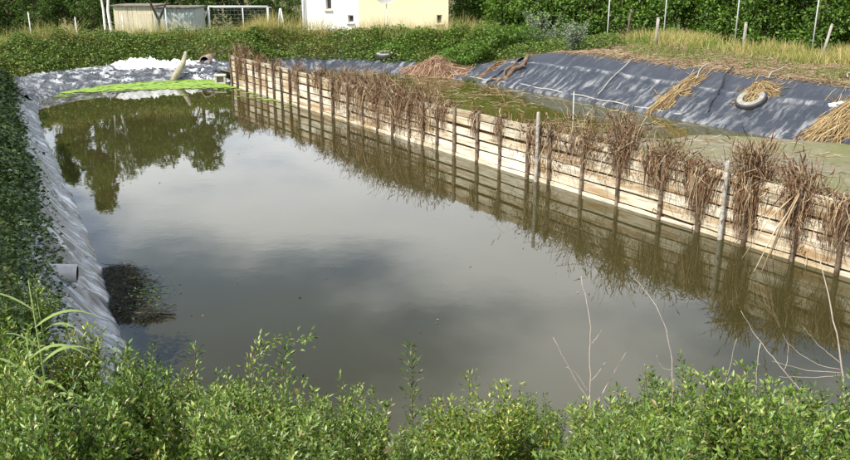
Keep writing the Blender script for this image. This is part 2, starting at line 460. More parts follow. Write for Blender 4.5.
def basin_query(x, y):
    x = np.asarray(x, float).ravel(); y = np.asarray(y, float).ravel()
    best = np.full(len(x), 1e9); bi = np.zeros(len(x), int); bt = np.zeros(len(x))
    ins = np.zeros(len(x), bool)
    for i in range(len(BX)):
        a = BX[i]; e = BN[i] - a
        t = np.clip(((x - a[0]) * e[0] + (y - a[1]) * e[1]) / (e @ e), 0, 1)
        d = np.hypot(x - a[0] - e[0] * t, y - a[1] - e[1] * t)
        w = d < best
        best[w] = d[w]; bi[w] = i; bt[w] = t[w]
        c = (a[1] > y) != (BN[i][1] > y)
        if e[1] != 0: ins ^= c & (x < a[0] + (y - a[1]) / e[1] * e[0])
    d = np.where(ins, -best, best)
    par = B[bi, 2:] * (1 - bt)[:, None] + np.roll(B, -1, 0)[bi, 2:] * bt[:, None]
    return d, par
def terr(x, y, rough=True):
    shp = np.shape(x)
    d, p = basin_query(x, y)
    Z0, R, W, C, Dc, E, De = p.T
    s = lambda q: q * q * (3 - 2 * q)
    l = lambda q: .5 * q + .5 * s(q)
    q1 = np.clip(d / W, 0, 1); q2 = np.clip((d - W) / (Dc - W), 0, 1); q3 = np.clip((d - Dc) / (De - Dc), 0, 1)
    z = Z0 + (R - Z0) * l(q1) + (C - R) * s(q2) + (E - C) * s(q3)
    z = np.where(d < 0, Z0 - np.minimum(1.4, -d * 1.1), z)
    if rough:
        xx = np.ravel(x); yy = np.ravel(y)
        z = z + np.where(d > W, (fbm(xx * .5, yy * .5, 3) - .5) * .22 * np.clip((d - W), 0, 1), 0)
    return z.reshape(shp)
def tz(x, y): return float(terr(np.array([x]), np.array([y]))[0])

def grid_mesh(name, X, Y, Z, mat, smooth=True, uv=None, keep=None):
    h, w = X.shape
    V = np.stack([X, Y, Z], -1).reshape(-1, 3)
    i = np.arange(h * w).reshape(h, w)
    F = np.stack([i[:-1, :-1], i[:-1, 1:], i[1:, 1:], i[1:, :-1]], -1).reshape(-1, 4)
    if keep is not None: F = F[keep.ravel()]
    me = make_mesh(name, V, F, smooth)
    if uv is not None:
        l = me.uv_layers.new(name='UVMap')
        li = np.empty(len(me.loops), np.int32); me.loops.foreach_get('vertex_index', li)
        l.data.foreach_set('uv', np.stack([uv[0].ravel()[li], uv[1].ravel()[li]], -1).astype(np.float32).ravel())
    return obj(name, me, mat)
gx = np.concatenate([[-600, -250, -120, -70, -48, -36], np.arange(-28, 26.01, .3), [32, 45, 70, 120, 250, 600]])
gy = np.concatenate([[-400, -150, -60, -25, -12], np.arange(-6, 46.01, .3), [52, 62, 80, 120, 200, 400, 900]])
GX, GY = np.meshgrid(gx, gy)
g = grid_mesh('ground', GX, GY, terr(GX, GY), M['ground'])
tag(g, kind='structure')

# wall line
W0 = np.array([5.67, 10.28]); WU = np.array([-.562, .827]); WU = WU / np.linalg.norm(WU); WT = np.array([WU[1], -WU[0]])  # WT: away from the pool
def wp(s, t=0.0, z=0.0):
    q = W0 + WU * s + WT * t
    return Vector((q[0], q[1], z))
side = (BX - W0) @ WT
cen = BX.mean(0)
outw = unit(np.stack([BN[:, 1] - BX[:, 1], -(BN[:, 0] - BX[:, 0])], -1))
if np.mean(np.sum(outw * (BX - cen), 1)) < 0: outw = -outw
OFF = BX + outw * .3
def water_sheet(name, mask, z, mat, t):
    idx = np.where(mask)[0]
    n = len(BX)
    start = [i for i in idx if not mask[(i - 1) % n]][0]
    pts = []
    i = start
    while mask[i % n]:
        pts.append(OFF[i % n]); i += 1
    a = pts[0]; bb = pts[-1]
    sa = (a - W0) @ WU; sb = (bb - W0) @ WU
    pts = [W0 + WU * sa + WT * t] + pts + [W0 + WU * sb + WT * t]
    me = make_mesh(name, [(q[0], q[1], z) for q in pts], [tuple(range(len(pts)))])
    return tag(obj(name, me, mat), kind='structure')
water_sheet('pond_water', side < -.05, 0.0, M['water'], .02)
water_sheet('basin_water', side > .05, .33, M['basinwater'], .0)
# silt in the planted basin behind the wall
S, T = np.meshgrid(np.arange(-7, 24, .15), np.concatenate([[.045], np.arange(.2, 8.6, .2)]))
X = W0[0] + WU[0] * S + WT[0] * T; Y = W0[1] + WU[1] * S + WT[1] * T
nz = fbm(S * .35 + 3, T * .5, 4)
Z = .33 + (nz - .5) * .22 + np.clip((7.0 - S) * .022, -.10, .07)
Z = np.maximum(Z, .33 - .12 - .0 * S)
Z = Z + .10 * np.exp(-(T / .35) ** 2) * (.4 + nz)
d, _ = basin_query(X, Y)
dq = d.reshape(X.shape)
keep = ((dq[:-1, :-1] < .45) & (dq[1:, 1:] < .45))
tag(grid_mesh('basin_silt', X, Y, Z, M['mud'], keep=keep), kind='structure')

r_ = np.random.default_rng(88); k = 1500
ss = r_.uniform(-3, 20, k); tt_ = r_.uniform(.2, 5.5, k) ; xx = W0[0] + WU[0] * ss + WT[0] * tt_; yy = W0[1] + WU[1] * ss + WT[1] * tt_
d, _ = basin_query(xx, yy); ok = (d < 0) & (fbm(ss * .8, tt_ * .8, 3) > .45); xx = xx[ok]; yy = yy[ok]; k = len(xx)
a_ = r_.uniform(0, math.pi, k); L_ = r_.uniform(.08, .5, k); q_ = np.linspace(-.5, .5, 3)
V, F = stems(np.stack([xx[:, None] + np.cos(a_)[:, None] * L_[:, None] * q_, yy[:, None] + np.sin(a_)[:, None] * L_[:, None] * q_, .36 + .05 * r_.random((k, 3))], -1), np.repeat(r_.uniform(.003, .008, k)[:, None], 3, 1))
tag(obj('basin_litter', make_mesh('basin_litter', V, F), M['deadreedpale']), 'broken dead stems strewn over the silt behind the plank wall', 'litter', kind='stuff')
# liners ------------------------------------------------------------------
def arc(p0, p1):
    """dense boundary polyline between the two boundary points nearest p0 and p1 (in ring order)"""
    i0 = int(np.argmin(np.hypot(*(BX - p0).T))); i1 = int(np.argmin(np.hypot(*(BX - p1).T)))
    n = len(BX); ids = [i0]
    while ids[-1] != i1: ids.append((ids[-1] + 1) % n)
    return BX[ids]
def resample(P, step):
    L = np.concatenate([[0], np.cumsum(np.hypot(*np.diff(P, axis=0).T))])
    u = np.arange(0, L[-1], step)
    return np.stack([np.interp(u, L, P[:, 0]), np.interp(u, L, P[:, 1])], -1), u
def smooth1(a, k):
    kern = np.ones(k) / k
    return np.stack([np.convolve(np.pad(a[:, j], k // 2, mode='edge'), kern, 'valid')[:len(a)] for j in range(a.shape[1])], -1)
def liner(name, p0, p1, v0, v1, mat, amp, fu, shear, step=.06, vn=22, lift=.05, fold=None, sharp=1.0):
    P, u = resample(arc(np.array(p0), np.array(p1)), step)
    tg = smooth1(np.gradient(P, axis=0), 25)
    nn = unit(np.stack([tg[:, 1], -tg[:, 0]], -1))
    if np.mean(np.sum(nn * (P - cen), 1)) < 0: nn = -nn
    v1a = v1(u / u[-1]) if callable(v1) else np.full(len(u), v1)
    vv = np.linspace(0, 1, vn)
    U = np.repeat(u[:, None], vn, 1)
    Vv = v0 + (v1a[:, None] - v0) * vv[None]
    X = P[:, 0:1] + nn[:, 0:1] * Vv; Y = P[:, 1:2] + nn[:, 1:2] * Vv
    Z = terr(X, Y, False) + lift
    a = U * fu + Vv * shear
    wx = fbm(U * .8 + 31, Vv * 1.1, 2) * 1.4; a = a + wx
    def crease(n_, pw): return (1 - np.abs(2 * n_ - 1)) ** pw
    fine = crease(fbm(a * 2.2 + 3, Vv * 1.3 + U * .3, 3), 9) * .030 + crease(fbm(a * .9 + 60, Vv * 2.6 - U * .5, 3), 11) * .035 + crease(fbm(a * 5 + 11, Vv * 2.6 + U, 2), 6) * .010
    r1 = 1 - np.abs(2 * fbm(a, Vv * .8 + U * .15, 3) - 1)
    r2 = 1 - np.abs(2 * fbm(a * 2.7 + 9, Vv * 1.7 + U * .4, 3) - 1)
    edge = np.clip((v1a[:, None] - Vv) / .15, 0, 1)
    Z = Z + amp * (np.clip(r1 - .62, 0, 1) * 2.6 + np.clip(r2 - .55, 0, 1) * 1.3) * np.clip((Vv + .3) / .35, 0, 1)
    Z = Z + fine * sharp
    if fold is not None:   # wrinkles below the fold only, with a soft roll of slack liner along it
        Z0_ = terr(X, Y, False) + lift; wob = fold + .12 * (fbm(U * .6, U * 0, 3) - .5) * 2
        Z = Z0_ + (Z - Z0_) * np.clip((wob - Vv) / .2, .08, 1) + .055 * np.exp(-((Vv - wob) / .07) ** 2)
    Z = Z - (1 - edge) * .09
    o = grid_mesh(name, X, Y, Z, mat, uv=(U, Vv))
    return o
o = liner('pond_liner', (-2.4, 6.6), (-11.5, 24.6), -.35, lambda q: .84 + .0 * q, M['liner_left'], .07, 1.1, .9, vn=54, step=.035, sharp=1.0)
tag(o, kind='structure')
o = liner('pond_liner', (-11.2, 23.6), (-6.3, 28.9), -.35, lambda q: 1.0 + 0 * q, M['liner_far'], .06, 1.3, 2.6, vn=44, step=.035, sharp=1.9)
tag(o, kind='structure')
o = liner('basin_liner', (-6.8, 29.1), (1.9, 26.5), -.35, lambda q: 1.3 + 0.5 * q, M['liner_right'], .03, 1.0, .8, vn=22)
tag(o, kind='structure')
o = liner('basin_liner', (1.9, 26.5), (12.9, 10.5), -.35, lambda q: 2.25 + 0 * q, M['liner_right'], .04, .9, 1.0, vn=64, step=.06, fold=1.28, sharp=.8)
tag(o, kind='structure')
# pale folded hem of the right liner, lying along its foot
P, u = resample(arc(np.array((1.3, 27.2)), np.array((6.0, 20.3))), .15)
tg = np.gradient(P, axis=0); nn = unit(np.stack([tg[:, 1], -tg[:, 0]], -1))
if np.mean(np.sum(nn * (P - cen), 1)) < 0: nn = -nn
P = P + nn * (.12 + .10 * fbm(u * .7, u * 0, 3)[:, None])
mb = MB(); mb.tube([(a, b, tz(a, b) + .105 + .015 * math.sin(a * 9)) for a, b in P], .017, 6)
tag(mb.build('liner_hem', M['rope_pale'], smooth=True), 'thin pale hem running along the foot of the dark sloping liner', 'liner hem')
# crumpled white sheet on the far bank
P, u = resample(arc(np.array((-11.0, 28.4)), np.array((-8.3, 30.0))), .05)
tg = smooth1(np.gradient(P, axis=0), 15); nn = unit(np.stack([tg[:, 1], -tg[:, 0]], -1))
if np.mean(np.sum(nn * (P - cen), 1)) < 0: nn = -nn
q = u / u[-1]; vn = 34
lo = .30 + .42 * fbm(u * 2.2, u * 0 + 4, 4); hi = lo + (.10 + 1.25 * fbm(u * 1.4, u * 0 + 9, 3)) * np.clip(np.minimum(q, (1 - q) * 2) * 3.2, .10, 1)
Vv = lo[:, None] + (hi - lo)[:, None] * np.linspace(0, 1, vn)[None]
X = P[:, :1] + nn[:, :1] * Vv; Y = P[:, 1:] + nn[:, 1:] * Vv; U = np.repeat(u[:, None], vn, 1)
Z = terr(X, Y, False) + .10 + (.16 * (1 - np.abs(2 * fbm(U * 3.0, Vv * 4.5, 3) - 1)) ** 5 + .10 * (1 - np.abs(2 * fbm(U * 6.5 + 20, Vv * 9, 3) - 1)) ** 6 + .10 * fbm(U * 1.2, Vv * 2, 2)) * np.clip(np.sin(np.linspace(.15, 3.0, vn)), 0, 1)[None]
tag(grid_mesh('plastic_sheet', X, Y, Z, M['white_sheet']), 'crumpled bright white plastic sheet heaped along the far bank above the duckweed', 'plastic sheet')

# duckweed ------------------------------------------------------------------
X, Y = np.meshgrid(np.arange(-12.6, -3.5, .045), np.arange(23.5, 31.3, .045))
d, _ = basin_query(X, Y); d = d.reshape(X.shape)
tl = (X - W0[0]) * WT[0] + (Y - W0[1]) * WT[1]
sl_ = (X - W0[0]) * WU[0] + (Y - W0[1]) * WU[1]
# front edge of the mat: runs from the left corner to the wall
front = np.interp(X, [-12.4, -11.4, -9.5, -7.6, -6.3, -4.6, -3.5], [25.7, 26.1, 26.9, 27.2, 27.1, 26.4, 25.5])
n = fbm(X * .9, Y * 1.6, 4) - .5
inside = (d < -.02) & (tl < -.09) & (Y > front + n * .9)
inside |= (d < -.02) & (tl < -.09) & (tl > -.35 - n * 1.4) & (sl_ > 16.6) & (fbm(X * 6, Y * 6, 4) > .50)
inside |= (d < -.1) & (tl < -.3) & (Y > front - 1.6) & (fbm(X * 2.6 + 40, Y * 7, 4) > .68)
inside &= fbm(X * 10, Y * 10, 3) > .27 + .35 * np.clip(1 - (Y - front - n * .9) / .5, 0, 1) * (Y > front - .2)
keep = inside[:-1, :-1] & inside[1:, 1:]
Zd = np.full(X.shape, .008) + .006 * fbm(X * 5, Y * 5, 2)
tag(grid_mesh('duckweed', X, Y, Zd, M['duckweed'], keep=keep), 'bright green duckweed floating at the far end of the pond', 'duckweed', kind='stuff')
# floating specks
k = 260
fx = rng.uniform(-8, 5, k); fy = rng.uniform(7.5, 24, k)
d, _ = basin_query(fx, fy); tl = (fx - W0[0]) * WT[0] + (fy - W0[1]) * WT[1]
ok = (d < -.4) & (tl < -.3) & (fbm(fx * .3, fy * .3, 2) > .42); fx = fx[ok]; fy = fy[ok]; k = len(fx)
V, F = leaves(np.stack([fx, fy, np.full(k, .006)], -1), rdir(k, -.02, .02), np.tile([[0, 0, 1.]], (k, 1)), rng.uniform(.02, .06, k), rng.uniform(.01, .03, k))
tag(obj('floating_debris', make_mesh('floating_debris', V, F), M['deadreed']), 'small dead leaves drifting on the open water', 'debris', kind='stuff')

# ------------------------------------------------------------------ plank wall
wall = empty('plank_wall', wp(10, 0, 0))
tag(wall, 'long low wall of bleached planks on driven posts dividing the pond', 'plank wall')
WO = wp(10, 0, 0)
RW = math.atan2(WU[1], WU[0])
wall.rotation_euler = (0, 0, RW)
# local axes: x along the wall (far = +), y away from WT?, z up
ysign = -1.0 if Vector((math.cos(RW + math.pi / 2), math.sin(RW + math.pi / 2))).dot(Vector(WT)) > 0 else 1.0  # towards the pool
POSTS = [(21.55, 0), (21.08, 0), (20.3, 0), (19.7, 0), (19.2, 0), (18.7, 0), (18.16, 0), (17.59, 0), (17.04, 0), (16.51, 0), (15.81, 0), (15.08, 0), (14.39, 0), (13.57, 0), (12.79, 0), (12.06, 0),
         (11.37, 0), (10.63, 0), (10.09, 0), (9.5, 0), (8.86, 0), (8.05, 0), (7.3, 0), (6.45, 0), (6.16, 1), (5.83, 0), (4.99, 0), (4.11, 0), (3.2, 0), (2.42, 0), (1.98, 1),
         (1.6, 0), (.81, 0), (.15, 0), (-.8, 0), (-1.8, 0), (-2.9, 0), (-4.0, 0)]
rp = random.Random(5)
for s, pale in POSTS:
    r = .036 if pale else rp.uniform(.026, .038)
    top = 1.34 if s == 6.16 else (1.22 if pale else rp.uniform(.98, 1.13))
    lx = rp.uniform(-.025, .025); ly = rp.uniform(-.01, .02)
    pts = [(0, 0, -.9), (lx * .3, 0, -.1), (lx * .6 + rp.uniform(-.008, .008), ly * .5, .5), (lx, ly, top - .03), (lx, ly, top)]
    mb = MB(); mb.tube(pts, [r * 1.05, r * 1.05, r, r * .95, r * .72], 9)
    o = mb.build('post', M['post_pale'] if pale else M['post'], wall, True, (s - 10, ysign * (.082 + (.03 if pale else 0)), 0))
    if pale: o['label'] = 'taller bleached grey post'
COURSE = [(.085, .195), (.295, .19), (.50, .185), (.70, .175), (.885, .15)]
def plank(name, s0, s1, z0, h, th, mat, yo, rr):
    n = max(3, int((s1 - s0) / .35)); V = []; F = []
    bow = rr.uniform(-.012, .018); tilt = rr.uniform(-.035, .035); tw = rr.uniform(-.015, .03); sag = rr.uniform(-.012, .006)
    for i in range(n + 1):
        q = i / n; x = (q - .5) * (s1 - s0); b = math.sin(q * math.pi)
        zz = sag * b + tilt * (q - .5) + rr.uniform(-.003, .003); hh = h * (1 + rr.uniform(-.03, .03))
        yb = bow * b
        for (yy, z_) in ((-th / 2, 0), (th / 2, 0), (th / 2 + tw * .5, hh), (-th / 2 + tw * .5, hh)):
            V.append((x, yy + yb, z_ + zz))
    for i in range(n):
        a = i * 4
        for k in range(4): F.append((a + k, a + (k + 1) % 4, a + 4 + (k + 1) % 4, a + 4 + k))
    F.append((3, 2, 1, 0)); a = n * 4; F.append((a, a + 1, a + 2, a + 3))
    me = make_mesh(name, V, F)
    return obj(name, me, mat, wall, ((s0 + s1) / 2 - 10, yo, z0))
for ci, (z0, h) in enumerate(COURSE):
    s = -5.0 + ci * .37
    while s < 21.75:
        e = min(21.78, min((q[0] for q in POSTS if q[0] > s + 1.9), key=lambda q: abs(q - s - rp.uniform(2.4, 3.6)), default=21.78))
        if 21.78 - e < .7: e = 21.78
        plank('plank', s + .006, e - .006, z0 + rp.uniform(-.006, .008), h - rp.uniform(.008, .035), .035, M['plank_top'] if ci >= 3 and rp.random() < .8 else M['plank'],
              ysign * (.012 + rp.uniform(-.006, .012)), rp)
        s = e
s = -5.0
while s < 21.7:
    L = rp.uniform(3.0, 4.2); e = min(21.8, s + L)
    if 21.8 - e < 1: e = 21.8
    plank('sill_board', s + .005, e - .005, -.16, .225 + rp.uniform(-.01, .012), .05, M['sill'], ysign * .028, rp)
    s = e
s = -5.0
while s < 21.7:
    e = min(21.8, s + 3.3)
    if 21.8 - e < 1: e = 21.8
    plank('backing_board', s + .005, e - .005, -.3, 1.24, .02, M['backing'], -ysign * .045, random.Random(int(s * 10)))
    s = e

# ------------------------------------------------------------------ dead reeds on the wall
def reed_clump(s, label, h=.6, n_up=80, spread=.25, n_dr=90, dl=.6, heads=40, seed=0, t=.05, base=.95, pale=.3, lean=0.0, mess=.34):
    r = np.random.default_rng(1000 + seed)
    root = empty('dead_reed_clump', wp(s, t, base))
    tag(root, label, 'dead reeds', 'dead reed clumps along the plank wall')
    root.rotation_euler = (0, 0, RW)
    m = 5; q = np.linspace(0, 1, m)[None, :, None]
    def build(name, P, R, mat):
        V, F = stems(P, R); o_ = obj(name, make_mesh(name, V, F), mat, root); o_['kind'] = 'stuff'; return o_
    if n_up:
        k = int(n_up * 1.4)
        b = np.stack([r.normal(0, spread * .36, k), r.normal(0, .07, k), r.uniform(-.12, .05, k)], -1)
        hh = h * r.uniform(.45, 1.0, k)
        tip = b + np.stack([r.normal(lean, .15 + .42 * max(0, mess - .34) + .08 * (seed % 3), k) * hh + b[:, 0] * .5, r.normal(0, .2 + .4 * max(0, mess - .34), k) * hh, hh * r.uniform(.6, 1.0, k)], -1)
        bend = np.stack([r.normal(0, .05, k), r.normal(0, .05, k), np.zeros(k)], -1)
        P = b[:, None] * (1 - q) + tip[:, None] * q + bend[:, None] * (4 * q * (1 - q))
        brk = r.random(k) < .15 + .55 * max(0, mess - .2)      # stems snapped half way
        nb_ = int(brk.sum())
        if nb_:
            sd_ = r.normal(0, 1, (nb_, 2)); dwn = r.uniform(-.35, .25, nb_) * hh[brk]
            for q_ in (3, 4):
                P[brk, q_, :2] = P[brk, 2, :2] + sd_ * (.16 * (q_ - 2) * hh[brk])[:, None]; P[brk, q_, 2] = P[brk, 2, 2] + dwn * (q_ - 2) * .5
        kink = r.random(k) < .3
        P[kink, -1, 2] -= .10; P[kink, -1, 0] += r.normal(0, .08, kink.sum()); P[kink, -1, 1] += r.normal(0, .08, kink.sum())
        R = np.repeat(r.uniform(.003, .0065, k)[:, None], m, 1) * np.linspace(1, .55, m)[None]
        sp = r.random(k) < pale
        if sp.any(): build('pale_stems', P[sp], R[sp], M['deadreedpale'])
        build('upright_stems', P[~sp], R[~sp], M['deadreed'])
        if heads:
            ids = r.permutation(k)[:min(heads, k)]
            hl = r.uniform(.08, .20, len(ids))
            top = P[ids, -1]; dv = unit(P[ids, -1] - P[ids, -2])
            qq = np.linspace(0, 1, 4)[None, :, None]
            PH = top[:, None] - dv[:, None] * (hl * .5)[:, None, None] + dv[:, None] * hl[:, None, None] * qq
            RH = r.uniform(.006, .012, len(ids))[:, None] * np.array([[.4, 1, .8, .15]])
            build('seed_heads', PH, RH, M['seedhead'])
    if n_dr:
        k = int(n_dr * 1.5); m2 = 6; q2 = np.linspace(0, 1, m2)[None, :, None]
        b = np.stack([r.normal(0, spread * .36, k), r.uniform(-.06, .08, k), r.uniform(-.05, .14, k)], -1)
        fw = r.uniform(.08, .16, k); ln = dl * r.random(k) ** .6
        apex = b + np.stack([r.normal(0, .05, k), ysign * fw, r.uniform(-.02, .10, k)], -1)
        end = apex + np.stack([r.normal(0, .07, k) - b[:, 0] * .35, ysign * r.uniform(-.03, .05, k), -ln], -1)
        P = b[:, None] * (1 - q2) ** 2 + 2 * apex[:, None] * q2 * (1 - q2) + end[:, None] * q2 ** 2
        P = P + r.normal(0, .014, P.shape)
        # a third of them are a loose tangle pointing every way
        tn = r.random(k) < mess; nt = int(tn.sum())
        c0 = np.stack([r.normal(0, spread * .45, nt), ysign * r.uniform(-.05, .2, nt), r.normal(-.08 - .22 * (dl > .8), .10 + .2 * dl, nt)], -1)
        dv = rdir(nt, -.9, .7, r) * np.array([1, .45, 1]); Lt = r.uniform(.12, .42, nt) * min(1, dl * 1.6)
        P[tn] = c0[:, None] + dv[:, None] * (Lt[:, None, None] * (q2 - .35)) + r.normal(0, .018, (nt, m2, 3)); P[tn, :, 2] -= (.12 * q2[..., 0] ** 2)
        Wd = np.repeat(r.uniform(.0028, .0075, k)[:, None], m2, 1) * np.array([[.8, 1, 1, .9, .7, .2]])
        sd = rdir(k, -.2, .2, r)
        sp = r.random(k) < pale * .7
        for nm, msk, mt in (('drooping_leaves', ~sp, M['deadreed']), ('pale_drooping_leaves', sp, M['deadreedpale'])):
            if msk.any():
                V, F = blades(P[msk], Wd[msk], sd[msk]); obj(nm, make_mesh(nm, V, F), mt, root)['kind'] = 'stuff'
    return root
CL = [
 (20.75, 'dark brown dead reeds bunched at the far end of the plank wall', dict(h=.75, n_up=150, spread=.75, n_dr=160, dl=.85, heads=60)),
 (19.3, 'low dead reed bunch on the wall just this side of its far end', dict(h=.45, n_up=70, spread=.5, n_dr=70, dl=.5, heads=25)),
 (18.1, 'short ragged dead reeds on the wall near the trailing duckweed', dict(h=.4, n_up=60, spread=.6, n_dr=45, dl=.35, heads=20)),
 (16.65, 'dead reed bunch hanging well down the wall opposite the tip of the duckweed', dict(h=.45, n_up=80, spread=.35, n_dr=90, dl=.75, heads=25)),
 (15.3, 'thin dead reed bunch between the duckweed tip and the dense tangle', dict(h=.45, n_up=70, spread=.45, n_dr=80, dl=.65, heads=25)),
 (14.1, 'reddish dead reeds at the far edge of the dense tangle on the wall', dict(h=.6, n_up=130, spread=.8, n_dr=240, dl=.9, mess=.68, heads=40)),
 (13.0, 'dense dead reed tangle on the wall below the tyre on the far bank', dict(h=.7, n_up=190, spread=.95, n_dr=330, dl=1.0, mess=.68, heads=60, pale=.35)),
 (12.0, 'thickest bushy part of the dead reed tangle in the middle of the wall', dict(h=.75, n_up=240, spread=1.0, n_dr=420, dl=1.05, mess=.68, heads=70, pale=.4)),
 (11.0, 'dead reed tangle overhanging the water in front of the brown stem heap', dict(h=.65, n_up=220, spread=1.0, n_dr=420, dl=1.1, mess=.68, heads=60, pale=.4)),
 (10.1, 'near edge of the dense dead reed tangle, drooping over the planks', dict(h=.5, n_up=130, spread=.8, n_dr=300, dl=.95, mess=.68, heads=40, pale=.35)),
 (9.3, 'small rusty dead reed bunch on the wall beside the green basin water', dict(h=.22, n_up=60, spread=.4, n_dr=110, dl=.6, heads=20)),
 (8.15, 'narrow hanging dead reed bunch on a post beside the green basin water', dict(h=.22, n_up=30, spread=.16, n_dr=60, dl=.65, heads=8)),
 (7.35, 'spiky dead reed bunch around a dark post, left of the pale tall post', dict(h=.25, n_up=40, spread=.25, n_dr=90, dl=.62, heads=10)),
 (6.15, 'loose dead reed tangle round the tall pale post in mid wall', dict(h=.4, n_up=90, spread=.9, n_dr=300, dl=.85, mess=.68, heads=20, pale=.45)),
 (5.0, 'fan of dead reeds with upright brown seed heads right of the tall pale post', dict(h=.72, n_up=140, spread=1.0, n_dr=420, dl=.6, mess=.68, heads=70, pale=.5)),
 (4.1, 'tall narrow dead reed clump with dark seed heads standing highest on mid wall', dict(h=.9, n_up=160, spread=.34, n_dr=220, dl=.55, heads=70)),
 (3.3, 'bushy dead reed clump on the wall left of the hanging brown bunch', dict(h=.6, n_up=130, spread=.55, n_dr=280, dl=.7, heads=45)),
 (2.5, 'brown dead reed bunch hanging to the water left of the white post', dict(h=.30, n_up=90, spread=.5, n_dr=360, dl=.95, heads=30)),
 (1.65, 'tall dense brown dead reed clump right of the white post', dict(h=.80, n_up=300, spread=.34, n_dr=380, dl=1.02, heads=120)),
 (.85, 'brown dead reed clump with long pale stalks leaning down to the water', dict(h=.62, n_up=180, spread=.36, n_dr=280, dl=.85, heads=60)),
 (.2, 'dead reed bunch hanging on the wall at the right edge of the photo', dict(h=.25, n_up=70, spread=.45, n_dr=300, dl=.85, heads=25)),
]
for i, (s, lab, kw) in enumerate(CL):
    root = reed_clump(s, lab, seed=i, lean=[.0, .16, -.12, .05, -.2, .1][i % 6], **kw)
    if lab.startswith('brown dead reed clump with long pale'):
        mb = MB(); r2 = random.Random(8)
        for k in range(7):
            a = Vector((r2.uniform(-.06, .06), ysign * .05, r2.uniform(.0, .2)))
            e = Vector((r2.uniform(-.25, .75), ysign * r2.uniform(.45, .95), r2.uniform(-1.0, -.92)))
            mb.tube([a, a.lerp(e, .5) + Vector((0, ysign * .05, .10)), e], [.009, .008, .005], 5)
        mb.build('leaning_stalk', M['deadreedpale'], root, True)
# sparse reeds standing in the basin behind the wall
for i, (s, t, h, lab) in enumerate([(12.6, 1.1, .55, 'sparse dead reeds standing in the basin behind the dense tangle'),
                                    (7.6, .8, .6, 'thin pale dead stems in the green basin water behind the wall'),
                                    (5.4, .8, .6, 'sparse dead stems in the silt behind the fan of reeds'),
                                    (3.0, .7, .5, 'thin dead stems in the silt behind the bushy reed clump'),
                                    (-.2, 1.2, .7, 'sparse dead stems in the silt at the right edge of the photo')]):
    reed_clump(s, lab, h=h, n_up=45, spread=.9, n_dr=15, dl=.3, heads=14, seed=50 + i, t=t, base=.40, pale=.5)
# one thin upright cane
mb = MB(); c = wp(6.6, 1.2, 0); mb.tube([(0, 0, .2), (.01, 0, .9), (0, .01, 1.55)], [.012, .011, .008], 6)
o = mb.build('garden_cane', M['polegrey'], None, True, (c.x, c.y, 0)); tag(o, 'thin pale upright cane in the silt behind the tall pale post', 'cane')

# ------------------------------------------------------------------ things on the right liner
def on_ground(x, y, lift=0.0): return Vector((x, y, tz(x, y) + lift))
def torus(R, r, nu=40, nv=14, flat_=.85):
    V = []; F = []
    for i in range(nu):
        a = 2 * math.pi * i / nu
        for j in range(nv):
            b = 2 * math.pi * j / nv
            cb = math.copysign(abs(math.cos(b)) ** .75, math.cos(b)); sb = math.copysign(abs(math.sin(b)) ** .75, math.sin(b))
            rr = R + r * cb
            V.append((rr * math.cos(a), rr * math.sin(a), r * flat_ * sb))
    for i in range(nu):
        for j in range(nv):
            F.append((i * nv + j, ((i + 1) % nu) * nv + j, ((i + 1) % nu) * nv + (j + 1) % nv, i * nv + (j + 1) % nv))
    return V, F
def slope_quat(x, y):
    e = .3
    nrm = Vector((tz(x - e, y) - tz(x + e, y), tz(x, y - e) - tz(x, y + e), 2 * e)).normalized()
    return nrm.to_track_quat('Z', 'Y')
def tyre(x, y, label, lift):
    root = empty('tyre', on_ground(x, y, lift)); root.rotation_euler = slope_quat(x, y).to_euler()
    tag(root, label, 'tyre', 'old tyres lying on the banks')
    V, F = torus(.255, .105); mb = MB(); mb.add(V, F); mb.build('tread', M['rubber'], root, True)
    V = []; F = []; n = 40
    for i in range(n):
        a = 2 * math.pi * i / n
        for rr, zz in ((.178, .070), (.215, .096), (.275, .099), (.318, .082)): V.append((rr * math.cos(a), rr * math.sin(a), zz))
    for i in range(n):
        for k in range(3): F.append((i * 4 + k, i * 4 + k + 1, ((i + 1) % n) * 4 + k + 1, ((i + 1) % n) * 4 + k))
    mb = MB(); mb.add(V, F); mb.build('sidewall', M['sidewall'], root, True)
    mb = MB()
    for i in range(32):
        a = 2 * math.pi * i / 32
        mb.box((.358 * math.cos(a), .358 * math.sin(a), 0), (.014, .04, .11), Matrix.Rotation(a, 3, 'Z'))
    mb.build('tread_blocks', M['rubber'], root)
    return root
tyre(7.72, 19.55, 'old tyre with dusty sidewall half covered by straw on the dark liner', .14)
tyre(-1.45, 30.5, 'old tyre lying on the far bank below the green hedge', .22)
